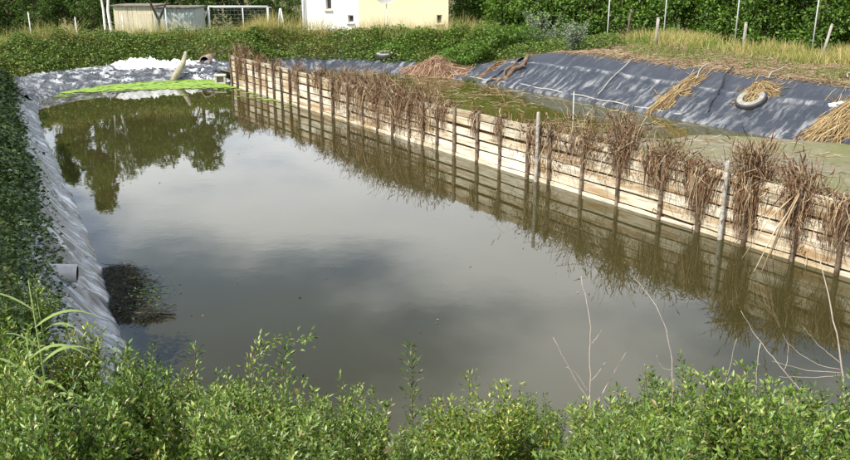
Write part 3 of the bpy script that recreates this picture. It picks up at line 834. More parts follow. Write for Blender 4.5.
def bundle(name, label, cat_, c, axis, n, length, wid, hgt, mat, seed, arch=.1, r0=.006, fan=.15, group=None, droop=True):
    """stems lying roughly parallel on the slope, heaped in the middle"""
    r = np.random.default_rng(seed); k = n
    ax = np.array([math.cos(axis), math.sin(axis)]); pr = np.array([-ax[1], ax[0]])
    off = r.normal(0, wid * .5, k); al = r.normal(0, length * .16, k)
    ang = r.normal(0, fan, k); stray = r.random(k) < .14; ang = np.where(stray, r.normal(0, 1.0, k), ang); off = np.where(stray, off * 1.7, off)
    ln = length * r.uniform(.4, .75, k)
    m = 5; q = np.linspace(-.5, .5, m)
    dx = ax[None] * np.cos(ang)[:, None] + pr[None] * np.sin(ang)[:, None]
    XY = np.array(c)[None, None, :2] + (ax[None] * al[:, None] + pr[None] * off[:, None])[:, None] + dx[:, None] * (ln[:, None] * q[None])[..., None]
    rel = XY - np.array(c)[None, None, :2]
    u_ = (rel @ ax) / length; w_ = (rel @ pr) / wid
    hm = np.exp(-(u_ / .42) ** 2 - (w_ / .8) ** 2)
    Z = terr(XY[..., 0], XY[..., 1]) + .06 + hgt * hm * r.uniform(.1, 1, k)[:, None] + r.normal(0, .012, (k, m))
    root = empty(name, (c[0], c[1], tz(c[0], c[1]))); tag(root, label, cat_, group)
    P = np.concatenate([XY, Z[..., None]], -1) - np.array(root.location)[None, None]
    R = np.repeat(r.uniform(.6, 1.3, k)[:, None] * r0, m, 1)
    V, F = stems(P, R); obj('stems', make_mesh('stems', V, F), mat, root)
    return root
bundle('straw_bundle', 'pointed bundle of golden straw lying down the dark liner', 'straw', (6.3, 21.2), math.radians(33), 420, 1.9, .24, .22, M['straw'], 1, fan=.22, group='straw left on the dark liner')
bundle('straw_bundle', 'tuft of straw over the back of the tyre on the dark liner', 'straw', (7.9, 19.72), math.radians(30), 520, .95, .30, .36, M['straw'], 2, fan=.8, group='straw left on the dark liner')
bundle('straw_bundle', 'big straw pile on the dark liner at the right edge of the photo', 'straw', (9.0, 17.55), math.radians(20), 900, 2.0, .45, .40, M['straw'], 3, fan=.4, group='straw left on the dark liner')
mb = MB()
for k in range(3): mb.box((.08 * k - .08, .05 * (k % 2), .03 * k), (.15, .10, .02), Matrix.Rotation(.7 * k, 3, 'Z') @ Matrix.Rotation(.5 - .4 * k, 3, 'X'))
o = mb.build('plastic_scrap', M['white_sheet'], None, False, on_ground(8.85, 17.75, .42)); tag(o, 'white scrap of plastic lying on the big straw pile', 'scrap')
bundle('stem_heap', 'broad heap of reddish brown cut stems on the bank beside the tyre', 'stem heap', (.35, 28.35), math.radians(55), 1500, 2.2, .95, .55, M['heap'], 4, fan=.55, r0=.009)
bundle('stem_bundle', 'small brown stick bundle at the end of the hedge on the liner', 'sticks', (2.2, 27.35), math.radians(40), 70, 1.4, .10, .14, M['heap'], 5, fan=.12, r0=.015)
def curve(pts, rad, k=5, wob=0.0, seed=1):
    # Catmull-Rom through the points, with a slight crookedness
    P = [Vector(p) for p in pts]; P = [P[0] * 2 - P[1]] + P + [P[-1] * 2 - P[-2]]; out = []; rr = []; rd = random.Random(seed)
    for i in range(1, len(P) - 2):
        for j in range(k):
            t = j / k; a, b, c, d = P[i - 1:i + 3]
            q = .5 * ((2 * b) + (c - a) * t + (2 * a - 5 * b + 4 * c - d) * t * t + (3 * b - a - 3 * c + d) * t ** 3)
            out.append(q + Vector((rd.uniform(-1, 1), rd.uniform(-1, 1), rd.uniform(-1, 1))) * wob); rr.append(rad[i - 1] * (1 - t) + rad[i] * t)
    return out + [P[-2]], rr + [rad[-1]]
def branch(name, label, cat_, base, pts, rad, mat, twigs=(), group=None, thin=1.0, wob=.004):
    pts, rad = curve(pts, [q * thin for q in rad], 5, wob, len(label)); twigs = [curve(a, [q * thin for q in b_], 5, wob, 7 + n_) for n_, (a, b_) in enumerate(twigs)]
    root = empty(name, base); tag(root, label, cat_, group)
    mb = MB(); mb.tube(pts, rad, 8); mb.build('stem', mat, root, True)
    for tp, tr in twigs:
        m2 = MB(); m2.tube(tp, tr, 6); m2.build('side_twig', mat, root, True)
    return root
# driftwood on the liner (about 1.7 m, knotted)
b0 = on_ground(2.7, 26.4, .06)
def sl_pt(x, y, lift): return Vector((x, y, tz(x, y) + lift)) - b0
branch('driftwood', 'gnarled dark driftwood branch lying up the liner slope', 'driftwood', b0,
       [sl_pt(2.15, 25.9, .10), sl_pt(2.32, 26.1, .16), sl_pt(2.55, 26.15, .11), sl_pt(2.8, 26.45, .20), sl_pt(3.05, 26.5, .15), sl_pt(3.3, 26.85, .24)],
       [.045, .075, .06, .085, .065, .075], M['driftwood'],
       [([sl_pt(2.5, 26.15, .14), sl_pt(2.55, 26.55, .2), sl_pt(2.85, 26.8, .18), sl_pt(3.0, 27.0, .22)], [.045, .05, .04, .02]),
        ([sl_pt(2.35, 26.1, .14), sl_pt(2.15, 26.3, .16), sl_pt(2.0, 26.35, .12)], [.04, .04, .02]),
        ([sl_pt(3.05, 26.5, .16), sl_pt(3.15, 26.3, .2)], [.045, .02])])
def rope(label, pts, mat, r=.016):
    b = on_ground(*pts[0]); L = []
    for a, e in zip(pts[:-1], pts[1:]):
        for k in range(10):
            q = k / 10; x = a[0] + (e[0] - a[0]) * q; y = a[1] + (e[1] - a[1]) * q
            L.append(Vector((x + .03 * math.sin(q * 9), y, tz(x, y) + .135)) - b)
    mb = MB(); mb.tube(L, r, 6)
    o = mb.build('rope', mat, None, True, b); tag(o, label, 'rope', 'ropes over the dark liner'); return o
rope('dark rope lying down the liner between the straw bundle and the tyre', [(7.95, 21.6), (7.25, 20.5), (6.75, 19.75)], M['rope_dark'], .02)
rope('pale rope tying the pointed straw bundle to the bank top', [(7.6, 22.4), (6.9, 21.4)], M['rope_pale'], .013)
rope('pale rope tying the tyre to the bank top', [(9.1, 21.2), (8.2, 20.1)], M['rope_pale'], .013)
rope('pale rope on the liner above the big straw pile at right', [(10.2, 20.0), (9.75, 19.3)], M['rope_pale'], .013)
rope('pale rope down the liner behind the tall dead reeds', [(5.9, 24.0), (4.6, 22.7)], M['rope_pale'], .012)

# ------------------------------------------------------------------ things on the far and left banks
mb = MB(); b = Vector((-8.72, 29.35, 0))
mb.tube([(-.18, -.1, -.05), (-.02, .1, .25), (.13, .35, .55), (.22, .55, .95)], [.11, .12, .10, .05], 9)
o = mb.build('leaning_log', M['logwood'], None, True, b); tag(o, 'grey log leaning out of the duckweed against the far bank', 'log')
root = empty('drain_pipe', (-8.0, 30.42, .55)); tag(root, 'dark round drain pipe opening in the far bank beside the leaning log', 'pipe')
def ring_pipe(root, axis, L, ro, ri, mat, matin):
    ax = Vector(axis).normalized(); n = 24
    ref = Vector((0, 0, 1)); a = ax.cross(ref).normalized(); b = a.cross(ax)
    V = []; F = []
    for (q, r) in ((0, ri), (0, ro), (L, ro)):
        for k in range(n):
            w = 2 * math.pi * k / n; V.append(ax * q + (a * math.cos(w) + b * math.sin(w)) * r)
    for j in range(2):
        for k in range(n): F.append((j * n + k, j * n + (k + 1) % n, (j + 1) * n + (k + 1) % n, (j + 1) * n + k))
    m1 = MB(); m1.add(V, F); m1.build('barrel', mat, root, True)
    V = []; F = []
    for q in (.001, L * .9):
        for k in range(n):
            w = 2 * math.pi * k / n; V.append(ax * q + (a * math.cos(w) + b * math.sin(w)) * ri * .995)
    for k in range(n): F.append((k, n + k, n + (k + 1) % n, (k + 1) % n))
    F.append(tuple(n + k for k in range(n)))
    m2 = MB(); m2.add(V, F); m2.build('bore', matin, root, True)
ring_pipe(root, (.1, 1, .02), .9, .20, .165, M['rim'], M['pipedark'])
root = empty('outlet_pipe', (-3.96, 8.80, .62)); tag(root, 'short grey outlet pipe sticking out over the left liner', 'pipe')
ring_pipe(root, (-1, -.25, .12), 1.0, .105, .088, M['pipe'], M['pipedark'])
root = empty('concrete_box', (-7.05, 28.7, 0)); tag(root, 'small square concrete outlet box at the far end of the plank wall', 'concrete box'); root.rotation_euler = (0, 0, .15); root.scale = (.62, .62, .62)
mb = MB()
for dx in (-.24, .24): mb.box((dx, 0, .06), (.10, .5, .72))
mb.box((0, .2, .05), (.376, .10, .70)); mb.box((0, -.2, -.1), (.376, .08, .35))
mb.build('box_walls', M['concrete'], root)
mb = MB(); mb.box((0, 0, .455), (.66, .56, .07)); mb.build('lid', M['concrete'], root)
# dark wet weed clump by the left liner
def weed():
    r = np.random.default_rng(77); k = 7000
    SC = .5
    root = empty('rotting_weed', (-3.75, 9.75, 0)); tag(root, 'black rotting weed clump in the water beside the left liner', 'weed')
    t_ = r.uniform(0, 1, k)
    cx_ = np.interp(t_, [0, .45, .8, 1], [-.55, -.15, .18, .75]) ; cy_ = np.interp(t_, [0, .45, .8, 1], [1.05, .1, -.85, -1.0])
    w_ = np.interp(t_, [0, .3, .8, 1], [.16, .34, .30, .07])
    p = np.stack([cx_ * .8 + r.normal(0, .5, k) * w_ * SC * np.where(r.random(k) < .25, 1.9, 1), cy_ * .8 + r.normal(0, .6, k) * w_ * SC * np.where(r.random(k) < .25, 1.5, 1), np.abs(r.normal(0, .022, k)) - .015], -1)
    e = p + np.stack([r.normal(0, .09, k), r.normal(0, .09, k), r.uniform(-.015, .02, k)], -1)
    m_ = (p + e) / 2 + np.array([0, 0, .01])
    V, F = stems(np.stack([p, m_, e], 1), np.repeat(r.uniform(.0015, .0045, k)[:, None], 3, 1)); obj('strands', make_mesh('strands', V, F), M['muck'], root)
    mb = MB(); mb.tube([(.1, -.62, .0), (.32, -.72, .025), (.62, -.70, .02), (.8, -.76, .03)], [.016, .02, .015, .008], 7); mb.build('stick', M['muck'], root, True)
    k = 160
    pl = np.stack([r.normal(.25, .18, k), r.normal(-.25, .3, k), r.uniform(.01, .10, k)], -1)
    V, F = leaves(pl, rdir(k, -.2, .5, r), rdir(k, .6, 1, r), r.uniform(.03, .07, k), r.uniform(.015, .03, k)); obj('leaves', make_mesh('leaves', V, F), M['darkleaf'], root)
weed()

# ------------------------------------------------------------------ vegetation masses on the banks
def cover(name, label, n, region, hgt, size, mat, lump=.8, seed=0, up=.6):
    r = np.random.default_rng(seed)
    x, y = region(n, r)
    d, par = basin_query(x, y)
    z = terr(x, y)
    hn = fbm(x * lump + 3, y * lump + 8, 3)
    h2 = fbm(x * lump * 3.1 + 50, y * lump * 3.1, 2)
    h = hgt(x, y, d) * (.12 + 1.15 * np.clip(hn - .15, 0, 1) + .75 * np.clip(h2 - .3, 0, 1))
    zz = z + h * r.random(n) ** .45
    pos = np.stack([x, y, zz], -1)
    dr = rdir(n, -.6, .5, r); upv = unit(rdir(n, -.3, 1, r) + np.array([0, 0, up]))
    sz = size(x, y) * r.uniform(.6, 1.3, n)
    V, F = leaves(pos, dr, upv, sz, sz * r.uniform(.45, .75, n))
    o = obj(name, make_mesh(name, V, F), mat); tag(o, label, 'vegetation', kind='stuff'); return o
def reg_boundary(p0, p1, d0, d1):
    P, u = resample(arc(np.array(p0), np.array(p1)), .1)
    tg = smooth1(np.gradient(P, axis=0), 25); nn = unit(np.stack([tg[:, 1], -tg[:, 0]], -1))
    if np.mean(np.sum(nn * (P - cen), 1)) < 0: nn = -nn
    def f(n, r):
        i = r.integers(0, len(P), n); d = r.uniform(d0, d1, n)
        q = P[i] + nn[i] * d[:, None] + r.normal(0, .12, (n, 2)); return q[:, 0], q[:, 1]
    return f
cover('bank_creeper', 'dense green creeper covering the far bank of the pond', 85000, reg_boundary((-12.1, 26.0), (1.0, 27.4), .85, 4.6),
      lambda x, y, d: .62 * np.clip((d - .75) / .5, 0.1, 1), lambda x, y: np.full(len(x), .085), M['ivy'], seed=1)
def reg_far2(n, r):
    x = r.uniform(.6, 5.2, n); y = r.uniform(28.1, 33.5, n)
    ok = (x - 1.0) * .75 + (28.3 - y) < .55
    x = np.where(ok, x, r.uniform(-2, 1.0, n)); y = np.where(ok, y, r.uniform(30.5, 33, n)); return x, y
cover('bank_creeper', 'bright green creeper at the right end of the far bank above the liner', 30000, reg_far2, lambda x, y, d: .75 + 0 * x, lambda x, y: np.full(len(x), .085), M['hedge'], seed=2)
def reg_gap(n, r):
    x = r.uniform(1.4, 6.4, n); y = r.uniform(26.6, 33.5, n); d, p_ = basin_query(x, y); ok = d > np.where(x < 3.4, 1.75, 2.5)
    return np.where(ok, x, 4.0 + r.uniform(0, 1, n)), np.where(ok, y, 30.0 + r.uniform(0, 2, n))
cover('bank_weeds', 'low yellow green weeds between the creeper and the dry grass', 24000, reg_gap, lambda x, y, d: .28 + 0 * x, lambda x, y: np.full(len(x), .075), M['ivy'], seed=12)
def reg_leftcorner(n, r):
    q = r.uniform(0, 1, n); return r.uniform(-24, -12.4, n), r.uniform(22, 35, n)
cover('bank_creeper', 'rough green and brown growth on the far left corner of the bank', 45000, reg_leftcorner, lambda x, y, d: np.where(d > .9, .55, 0.02), lambda x, y: np.full(len(x), .095), M['ivy'], seed=3)
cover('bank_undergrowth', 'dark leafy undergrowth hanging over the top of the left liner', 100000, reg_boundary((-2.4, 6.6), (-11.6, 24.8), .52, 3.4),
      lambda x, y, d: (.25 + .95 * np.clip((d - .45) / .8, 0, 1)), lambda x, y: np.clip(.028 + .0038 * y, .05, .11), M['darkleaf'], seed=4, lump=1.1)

def grass(name, label, n, region, h, mat, seed, w=.006, lean=.35, m=4, patchy=None):
    r = np.random.default_rng(seed)
    x, y = region(n, r)
    if patchy is not None:
        ok = fbm(x * .9 + seed * 7, y * .9, 3) > patchy; x = x[ok]; y = y[ok]; n = len(x)
    z = terr(x, y) - .02
    hh = h * r.uniform(.4, 1.15, n) * (.5 + fbm(x * .7, y * .7, 3))
    a = r.uniform(0, 2 * math.pi, n); ln = np.abs(r.normal(0, lean, n)) * hh
    q = np.linspace(0, 1, m)[None]
    P = np.stack([x[:, None] + (np.cos(a) * ln)[:, None] * q ** 1.8, y[:, None] + (np.sin(a) * ln)[:, None] * q ** 1.8, z[:, None] + hh[:, None] * (q - .18 * q ** 3 * (ln / hh)[:, None])], -1)
    sd = rdir(n, -.05, .05, r)
    Wd = w * r.uniform(.6, 1.4, n)[:, None] * np.linspace(1, .12, m)[None]
    V, F = blades(P, Wd, sd)
    o = obj(name, make_mesh(name, V, F), mat); tag(o, label, 'grass', kind='stuff'); return o
reg_right = reg_boundary((2.4, 25.8), (11.5, 13.0), 4.0, 8.5)
reg_right_low = reg_boundary((2.4, 25.8), (11.5, 13.0), 2.6, 6.0)
grass('dry_grass', 'tall golden dry grass between the liner and the tall hedge', 17000, reg_right, .40, M['drygrass'], 1, w=.011, lean=.6, patchy=.40)
grass('green_grass', 'green grass growing through the dry grass on the right bank', 20000, reg_right_low, .22, M['greengrass'], 2, w=.010, lean=.6, patchy=.46)
grass('bank_grass', 'tall dry grass stems along the crest of the far bank', 16000, reg_boundary((-12.3, 25.6), (.6, 27.8), 2.6, 4.4), .95, M['drygrass'], 3, w=.008, lean=.5, patchy=.42)
grass('bank_grass', 'long grass in front of the dark trees behind the far left bank', 9000, lambda n, r: (r.uniform(-24, -8, n), r.uniform(36, 40, n)), .95, M['greengrass'], 4, w=.022)
def litter(n, seed):
    r = np.random.default_rng(seed)
    x, y = reg_boundary((2.6, 25.6), (11.5, 13.0), 2.05, 4.2)(n, r)
    a = r.uniform(0, math.pi, n); L = r.uniform(.05, .28, n); m = 3; q = np.linspace(-.5, .5, m)
    X = x[:, None] + np.cos(a)[:, None] * L[:, None] * q; Y = y[:, None] + np.sin(a)[:, None] * L[:, None] * q
    Z = terr(X, Y) + .03 + r.uniform(0, .06, n)[:, None]
    V, F = stems(np.stack([X, Y, Z], -1), np.repeat(r.uniform(.003, .009, n)[:, None], m, 1))
    o = obj('straw_litter', make_mesh('straw_litter', V, F), M['litter']); tag(o, 'pinkish straw litter strewn along the top edge of the dark liner', 'litter', kind='stuff')
litter(16000, 5)

# ------------------------------------------------------------------ trees and tall hedge behind
def crown(seed, clumps, per, rad, size, jitter=.42, shell=.55):
    """clumps: list of centres with radius"""
    r = np.random.default_rng(seed); out = []
    for (c, cr) in clumps:
        k = per
        dv = rdir(k, -1, 1, r); rr = cr * (shell + (1 - shell) * r.random(k)) * (1 + r.normal(0, .12, k))
        p = np.array(c)[None] + dv * rr[:, None] * np.array([1, 1, .8])
        dr = unit(dv + rdir(k, -1, .4, r) * .9); up = unit(dv * .6 + rdir(k, -.2, 1, r) + np.array([0, 0, .5]))
        sz = size * r.uniform(.55, 1.3, k)
        out.append(leaves(p, dr, up, sz, sz * r.uniform(.4, .7, k)))
    return cat(out)
def tree_proto(seed, h, cr, base, conic, n_cl, per, size):
    r = np.random.default_rng(seed); mb = MB()
    lean = r.normal(0, .25, 2)
    tr = [(0, 0, -.3), (lean[0] * .3, lean[1] * .3, h * .25), (lean[0], lean[1], h * .55), (lean[0] * 1.2, lean[1] * 1.2, h * .9)]
    mb.tube(tr, [.028 * h, .021 * h, .013 * h, .004 * h], 8)
    cl = []
    for i in range(n_cl):
        q = (i + .5) / n_cl; z = base + (h - base) * q
        prof = (1 - q) ** .75 * 1.05 if conic else math.sin(math.pi * min(1, .18 + q * .80)) ** .7
        a = i * 2.399 + r.normal(0, .4); rr = cr * prof * r.uniform(.35, .95)
        c = (lean[0] * q + math.cos(a) * rr, lean[1] * q + math.sin(a) * rr, z + r.normal(0, .15))
        cl.append((c, cr * r.uniform(.22, .40) * (1 - .45 * q if conic else 1)))
        zb = max(h * .12, z - rr * .8)
        mb.tube([(lean[0] * zb / h, lean[1] * zb / h, zb), (c[0] * .55, c[1] * .55, (zb + z) / 2 + .1), c], [.008 * h, .005 * h, .002 * h], 5, False)
    V, F = crown(seed, cl, per, cr, size)
    return make_mesh('trunk', mb.v, mb.f, True), make_mesh('crown', V, F)
def put_tree(proto, loc, rz, sc, label, mat, group='trees behind the pond', cat_='tree', name='tree', bark=None):
    root = empty(name, loc, rz); root.scale = (sc, sc, sc); tag(root, label, cat_, group)
    obj('trunk', proto[0], bark or M['bark'], root); obj('crown', proto[1], mat, root); return root
TP = [tree_proto(11, 9.0, 2.3, 1.0, True, 44, 210, .24), tree_proto(12, 7.5, 2.6, .9, False, 40, 220, .24), tree_proto(13, 6.5, 2.3, .6, False, 34, 220, .22), tree_proto(14, 8.0, 2.2, 1.2, False, 36, 220, .24)]
TREES = [(1, (-24.2, 44.6, 0), 3.3, 1.0, 'dense dark tree second from the left edge behind the far bank'),
         (0, (-20.6, 47.5, 0), 2.3, .92, 'conical tree left of the tallest one'),
         (2, (-18.6, 40.6, 0), 2.9, .46, 'low dark bush behind the leftmost fence post'),
         (2, (-21.6, 40.0, 0), .9, .5, 'low dark bush at the left edge behind the far bank'),
         (3, (-16.2, 47.5, 0), 5.3, .9, 'dense tree right behind the tallest conical tree'),
         (0, (-17.9, 44.5, 0), .3, 1.02, 'tallest dark conical tree behind the far left bank'),
         (1, (-22.3, 43.5, 0), 1.2, .95, 'dark broad tree at the far left edge of the photo'),
         (1, (-14.8, 46.5, 0), 2.2, .90, 'dark tree directly behind the cream shed'),
         (3, (-12.3, 44.8, 0), .8, .85, 'rounded tree behind the grey end of the shed'),
         (2, (-20.0, 41.6, 0), 4.1, .66, 'low dark bushy tree left of the white-barked stems'),
         (2, (-9.8, 46.8, 0), 3.4, .78, 'bushy green tree directly behind the goal'),
         (2, (-7.6, 45.6, 0), 5.1, .66, 'lower green tree between the goal and the house'),
         (3, (-26.5, 46.0, 0), 2.7, 1.0, 'tall tree beyond the left edge of the photo'),
         (2, (-16.6, 41.9, 0), 1.1, .42, 'small leafy bush in front of the tall conical tree'),
         (1, (4.6, 47.0, 0), 2.0, .8, 'tree standing behind the right corner of the house')]
for i, loc, rz, sc, lab in TREES: put_tree(TP[i], loc, rz, sc, lab, M['tree'])
def bush_proto(seed, h, w, n_cl, per, size):
    r = np.random.default_rng(seed); mb = MB(); cl = []
    for i in range(n_cl):
        a = r.uniform(0, 2 * math.pi); q = r.uniform(.02, 1) ** 1.25; rr = w * math.sqrt(r.random()) * (1 - .35 * q)
        c = (math.cos(a) * rr, math.sin(a) * rr, h * q); cl.append((c, r.uniform(.35, .62)))
        if i % 3 == 0: mb.tube([(c[0] * .3, c[1] * .3, -.3), (c[0] * .6, c[1] * .6, c[2] * .5), c], [.05, .035, .012], 5, False)
    V, F = crown(seed, cl, per, 1, size)
    return make_mesh('stems', mb.v, mb.f, True), make_mesh('foliage', V, F)
HP = [bush_proto(21, 4.6, 1.5, 130, 150, .14), bush_proto(22, 5.0, 1.5, 130, 150, .14), bush_proto(23, 4.4, 1.6, 130, 150, .15)]
HEDGE = [(2.6, 42.5, 'dark hedge bush right beside the house'), (4.1, 39.5, 'hedge bush nearest the house in the tall green hedge'), (5.3, 37.2, 'second bush from the house in the tall green hedge'), (6.9, 36.0, 'third bush from the house, behind the leftmost pole'),
         (8.6, 34.8, 'fourth bush from the house in the tall green hedge'), (10.1, 33.6, 'fifth bush from the house, right of the second pole'), (11.5, 32.4, 'hedge bush behind the pole right of the photo centre'),
         (12.8, 31.2, 'seventh bush from the house in the tall green hedge'), (14.1, 30.0, 'hedge bush behind the rightmost pole'), (15.4, 28.8, 'hedge bush at the right edge of the photo'), (16.9, 27.4, 'hedge bush just beyond the right edge of the photo')]
for i, (x, y, lab) in enumerate(HEDGE):
    root = empty('hedge_bush', (x, y, tz(x, y)), i * 1.7); tag(root, lab, 'hedge bush', 'bushes of the tall green hedge')
    root.scale = (1, 1, .9 + .2 * ((i * 7) % 5) / 5)
    pr = HP[i % 3]; obj('stems', pr[0], M['bark'], root); obj('foliage', pr[1], M['hedge'], root)
# silver leaved shrub on the bank
def small_shrub(name, label, loc, h, w, n, size, mat, seed):
    r = np.random.default_rng(seed); k = 26
    root = empty(name, loc); tag(root, label, 'shrub')
    a = r.uniform(0, 2 * math.pi, k); rr = w * np.sqrt(r.random(k)); hh = h * r.uniform(.55, 1, k)
    q = np.linspace(0, 1, 5)[None, :, None]
    b = np.stack([np.cos(a) * rr * .15, np.sin(a) * rr * .15, np.full(k, -.05)], -1); e = np.stack([np.cos(a) * rr, np.sin(a) * rr, hh], -1)
    P = b[:, None] * (1 - q) + e[:, None] * q; P[..., 2] += (.15 * h * q * (1 - q))[..., 0]
    V, F = stems(P, np.repeat(np.full(k, .010)[:, None], 5, 1)); obj('stems', make_mesh('stems', V, F), M['stem'], root)
    i = r.integers(0, k, n); t_ = r.uniform(.12, 1.02, n)
    p = b[i] * (1 - t_)[:, None] + e[i] * t_[:, None]; p[:, 2] += .15 * h * t_ * (1 - t_)
    p += r.normal(0, .05, p.shape)
    V, F = leaves(p, rdir(n, -.1, .9, r), rdir(n, .0, 1, r), size * r.uniform(.6, 1.3, n), size * .3 * r.uniform(.7, 1.3, n)); obj('foliage', make_mesh('foliage', V, F), mat, root)
    return root
small_shrub('silver_shrub', 'silvery grey green shrub at the top of the dark liner', on_ground(4.75, 27.0), 1.0, .42, 1900, .09, M['silver'], 31)
small_shrub('silver_shrub', 'larger pale silvery shrub behind, against the tall hedge', on_ground(4.6, 33.2), 2.2, .8, 2600, .12, M['silver'], 32)
small_shrub('weed_plant', 'small green weed growing at the foot of the right liner', on_ground(1.45, 26.6, .12), .35, .22, 220, .08, M['hedge'], 33)

# ------------------------------------------------------------------ posts and poles
def pole(name, label, cat_, x, y, h, r, mat, tilt=(0, 0), group=None, cap=True, z=None):
    b = Vector((x, y, (tz(x, y) if z is None else z) - .1)); root = empty(name, b); tag(root, label, cat_, group)
    mb = MB(); mb.tube([(0, 0, 0), (tilt[0] * .5, tilt[1] * .5, h * .5), (tilt[0], tilt[1], h)], [r, r * .97, r * .94], 10); mb.build('shaft', mat, root, True)
    if cap:
        mb = MB(); mb.tube([(tilt[0], tilt[1], h), (tilt[0], tilt[1], h + .03)], [r * 1.06, r * .6], 10); mb.build('top', mat, root, True)
    return root
for x, y, lab in [(6.68, 31.0, 'leftmost thin pale fence pole in front of the tall hedge'), (8.46, 30.0, 'second thin pale fence pole from the left along the tall hedge'),
                  (10.27, 28.0, 'third thin pale fence pole from the left along the tall hedge'), (11.95, 26.0, 'rightmost thin pale fence pole in front of the tall hedge')]:
    pole('fence_pole', lab, 'fence pole', x, y, 3.0, .022, M['polegrey'], group='thin poles along the tall hedge')
for x, y, h, tl_, r, mt, lab in [(6.75, 28.3, 1.0, (.06, 0), .035, 'bark', 'thin dark wooden stake in the dry grass, leftmost of the stakes'),
                         (7.16, 26.2, .95, (.02, 0), .05, 'stake', 'grey weathered wooden stake in the grass behind the straw bundle'),
                         (10.05, 26.6, .85, (0, 0), .05, 'stake', 'short grey wooden stake beside the third pale pole'),
                         (11.15, 23.6, .95, (.16, 0), .04, 'stake', 'leaning grey wooden stake at the right of the dry grass')]:
    pole('fence_stake', lab, 'fence stake', x, y, h, r, M[mt], tl_, 'wooden stakes on the right bank')
for x, y, top, lab in [(-16.75, 36, 1.95, 'thin pale fence post at the left in front of the dark trees'), (-14.8, 36, 1.75, 'thin pale fence post left of the white-barked stems'),
                       (-12.8, 36, 1.85, 'thin pale fence post in front of the cream shed'), (-10.95, 36, 2.1, 'thin pale fence post in front of the grey end of the shed')]:
    z = tz(x, y); pole('fence_post', lab, 'fence post', x, y, top - z + .1, .025, M['polegrey'], group='fence posts along the far bank')
# white-barked twin stems
root = empty('white_barked_tree', (-13.85, 37.0, tz(-13.85, 37))); tag(root, 'slim tree with two white-barked stems beside the cream shed', 'tree')
for a, rr in ((-.10, .05), (.12, .065)):
    mb = MB(); mb.tube([(a, 0, -.2), (a * 1.2, .02, 1.0), (a * .9, 0, 2.0), (a * 2.4, .1, 3.6), (a * 4, 0, 5.2)], [rr * 1.1, rr, rr * .9, rr * .6, rr * .2], 9); mb.build('trunk', M['white_bark'], root, True)
r_ = np.random.default_rng(41); cl = [((r_.normal(0, .6), r_.normal(0, .6), r_.uniform(3.0, 5.6)), .45) for _ in range(16)]
V, F = crown(41, cl, 170, 1, .14); obj('crown', make_mesh('crown', V, F), M['tree'], root)
# small forked tree in front of the shed
root = empty('forked_tree', (-11.95, 38.2, tz(-11.95, 38.2))); tag(root, 'small dark forked tree in front of the shed', 'tree')
mb = MB(); mb.tube([(0, 0, -.2), (.02, 0, 1.0), (0, 0, 1.5)], [.09, .075, .07], 8); mb.tube([(0, 0, 1.45), (-.3, 0, 2.2), (-.7, .1, 3.2)], [.06, .045, .02], 7); mb.tube([(0, 0, 1.45), (.35, 0, 2.1), (.9, 0, 3.0)], [.06, .04, .02], 7)
mb.build('trunk', M['bark'], root, True)
cl = [((r_.normal(0, .9), r_.normal(0, .7), r_.uniform(2.7, 4.4)), .5) for _ in range(20)]
V, F = crown(42, cl, 170, 1, .15); obj('crown', make_mesh('crown', V, F), M['tree'], root)

# ------------------------------------------------------------------ sheds, goal, house
def shed(name, label, x, y, w, dpt, h, mat, slope=.35, rz=0.0, boards=9):
    z = tz(x, y) - .1; root = empty(name, (x, y, z), rz); tag(root, label, 'shed')
    bw = w / boards
    for i in range(boards):
        mb = MB(); hh = h + (.0 if i % 2 else .012)
        mb.box((-w / 2 + bw * (i + .5), -dpt / 2 + (.006 if i % 2 else 0), hh / 2), (bw - .012, .03, hh)); mb.build('board', mat, root)
    mb = MB()
    for sx_ in (-1, 1): mb.box((sx_ * (w / 2 - .02), .03, h / 2), (.04, dpt - .06, h))
    mb.box((0, dpt / 2, h / 2), (w - .1, .04, h)); mb.build('side_walls', mat, root)
    mb = MB(); mb.box((0, 0, h + .045), (w + .16, dpt + .25, .05), Matrix.Rotation(-.008, 3, 'X')); mb.build('roof', M['shed_roof'], root)
    mb = MB(); mb.box((w * .22, -dpt / 2 - .025, .9), (.75, .03, 1.7)); d_ = mb.build('door', mat, root)
    mb = MB(); mb.box((w * .22 + .28, -dpt / 2 - .055, .95), (.03, .03, .12)); mb.build('handle', M['galv'], d_)
    return root
shed('cream_shed', 'low cream boarded shed behind the far bank', -13.75, 41.3, 2.0, 1.8, 2.05, M['shed_cream'])
shed('grey_shed', 'low grey sheet clad shed right of the cream shed', -11.75, 40.9, 1.9, 1.8, 2.0, M['shed_grey'], slope=.5)
gz = tz(-9.2, 42)
root = empty('football_goal', (-9.15, 41.8, gz)); tag(root, 'small white metal goal behind the far bank', 'goal')
gt = 1.86 - gz
for nm, pts in (('goal_post', [(-1.45, 0, 0), (-1.45, 0, gt)]), ('goal_post', [(1.45, 0, 0), (1.45, 0, gt)]), ('back_post', [(.02, .95, 0), (.02, .95, gt - .05)]),
                ('crossbar', [(-1.45, 0, gt + .04), (1.45, 0, gt + .04)]), ('stay', [(-1.45, 0, gt), (-2.35, .3, 0)]), ('back_bar', [(-1.45, .95, gt - .05), (1.45, .95, gt - .05)])):
    mb = MB(); mb.tube(pts, .045 if nm in ('goal_post', 'crossbar') else .026, 10); mb.build(nm, M['galv'], root, True)
mb = MB()
for i in range(15):
    x = -1.4 + i * .2; mb.tube([(x, .9, 0), (x, .95, gt - .05)], .003, 4, False)
for i in range(10): mb.tube([(-1.4, .93, .05 + i * .2), (1.4, .93, .05 + i * .2)], .003, 4, False)
o = mb.build('net', M['net'], root)
root = empty('step_ladder', (-6.95, 41.0, tz(-6.95, 41))); tag(root, 'thin pale A-shaped trestle between the goal and the house', 'trestle')
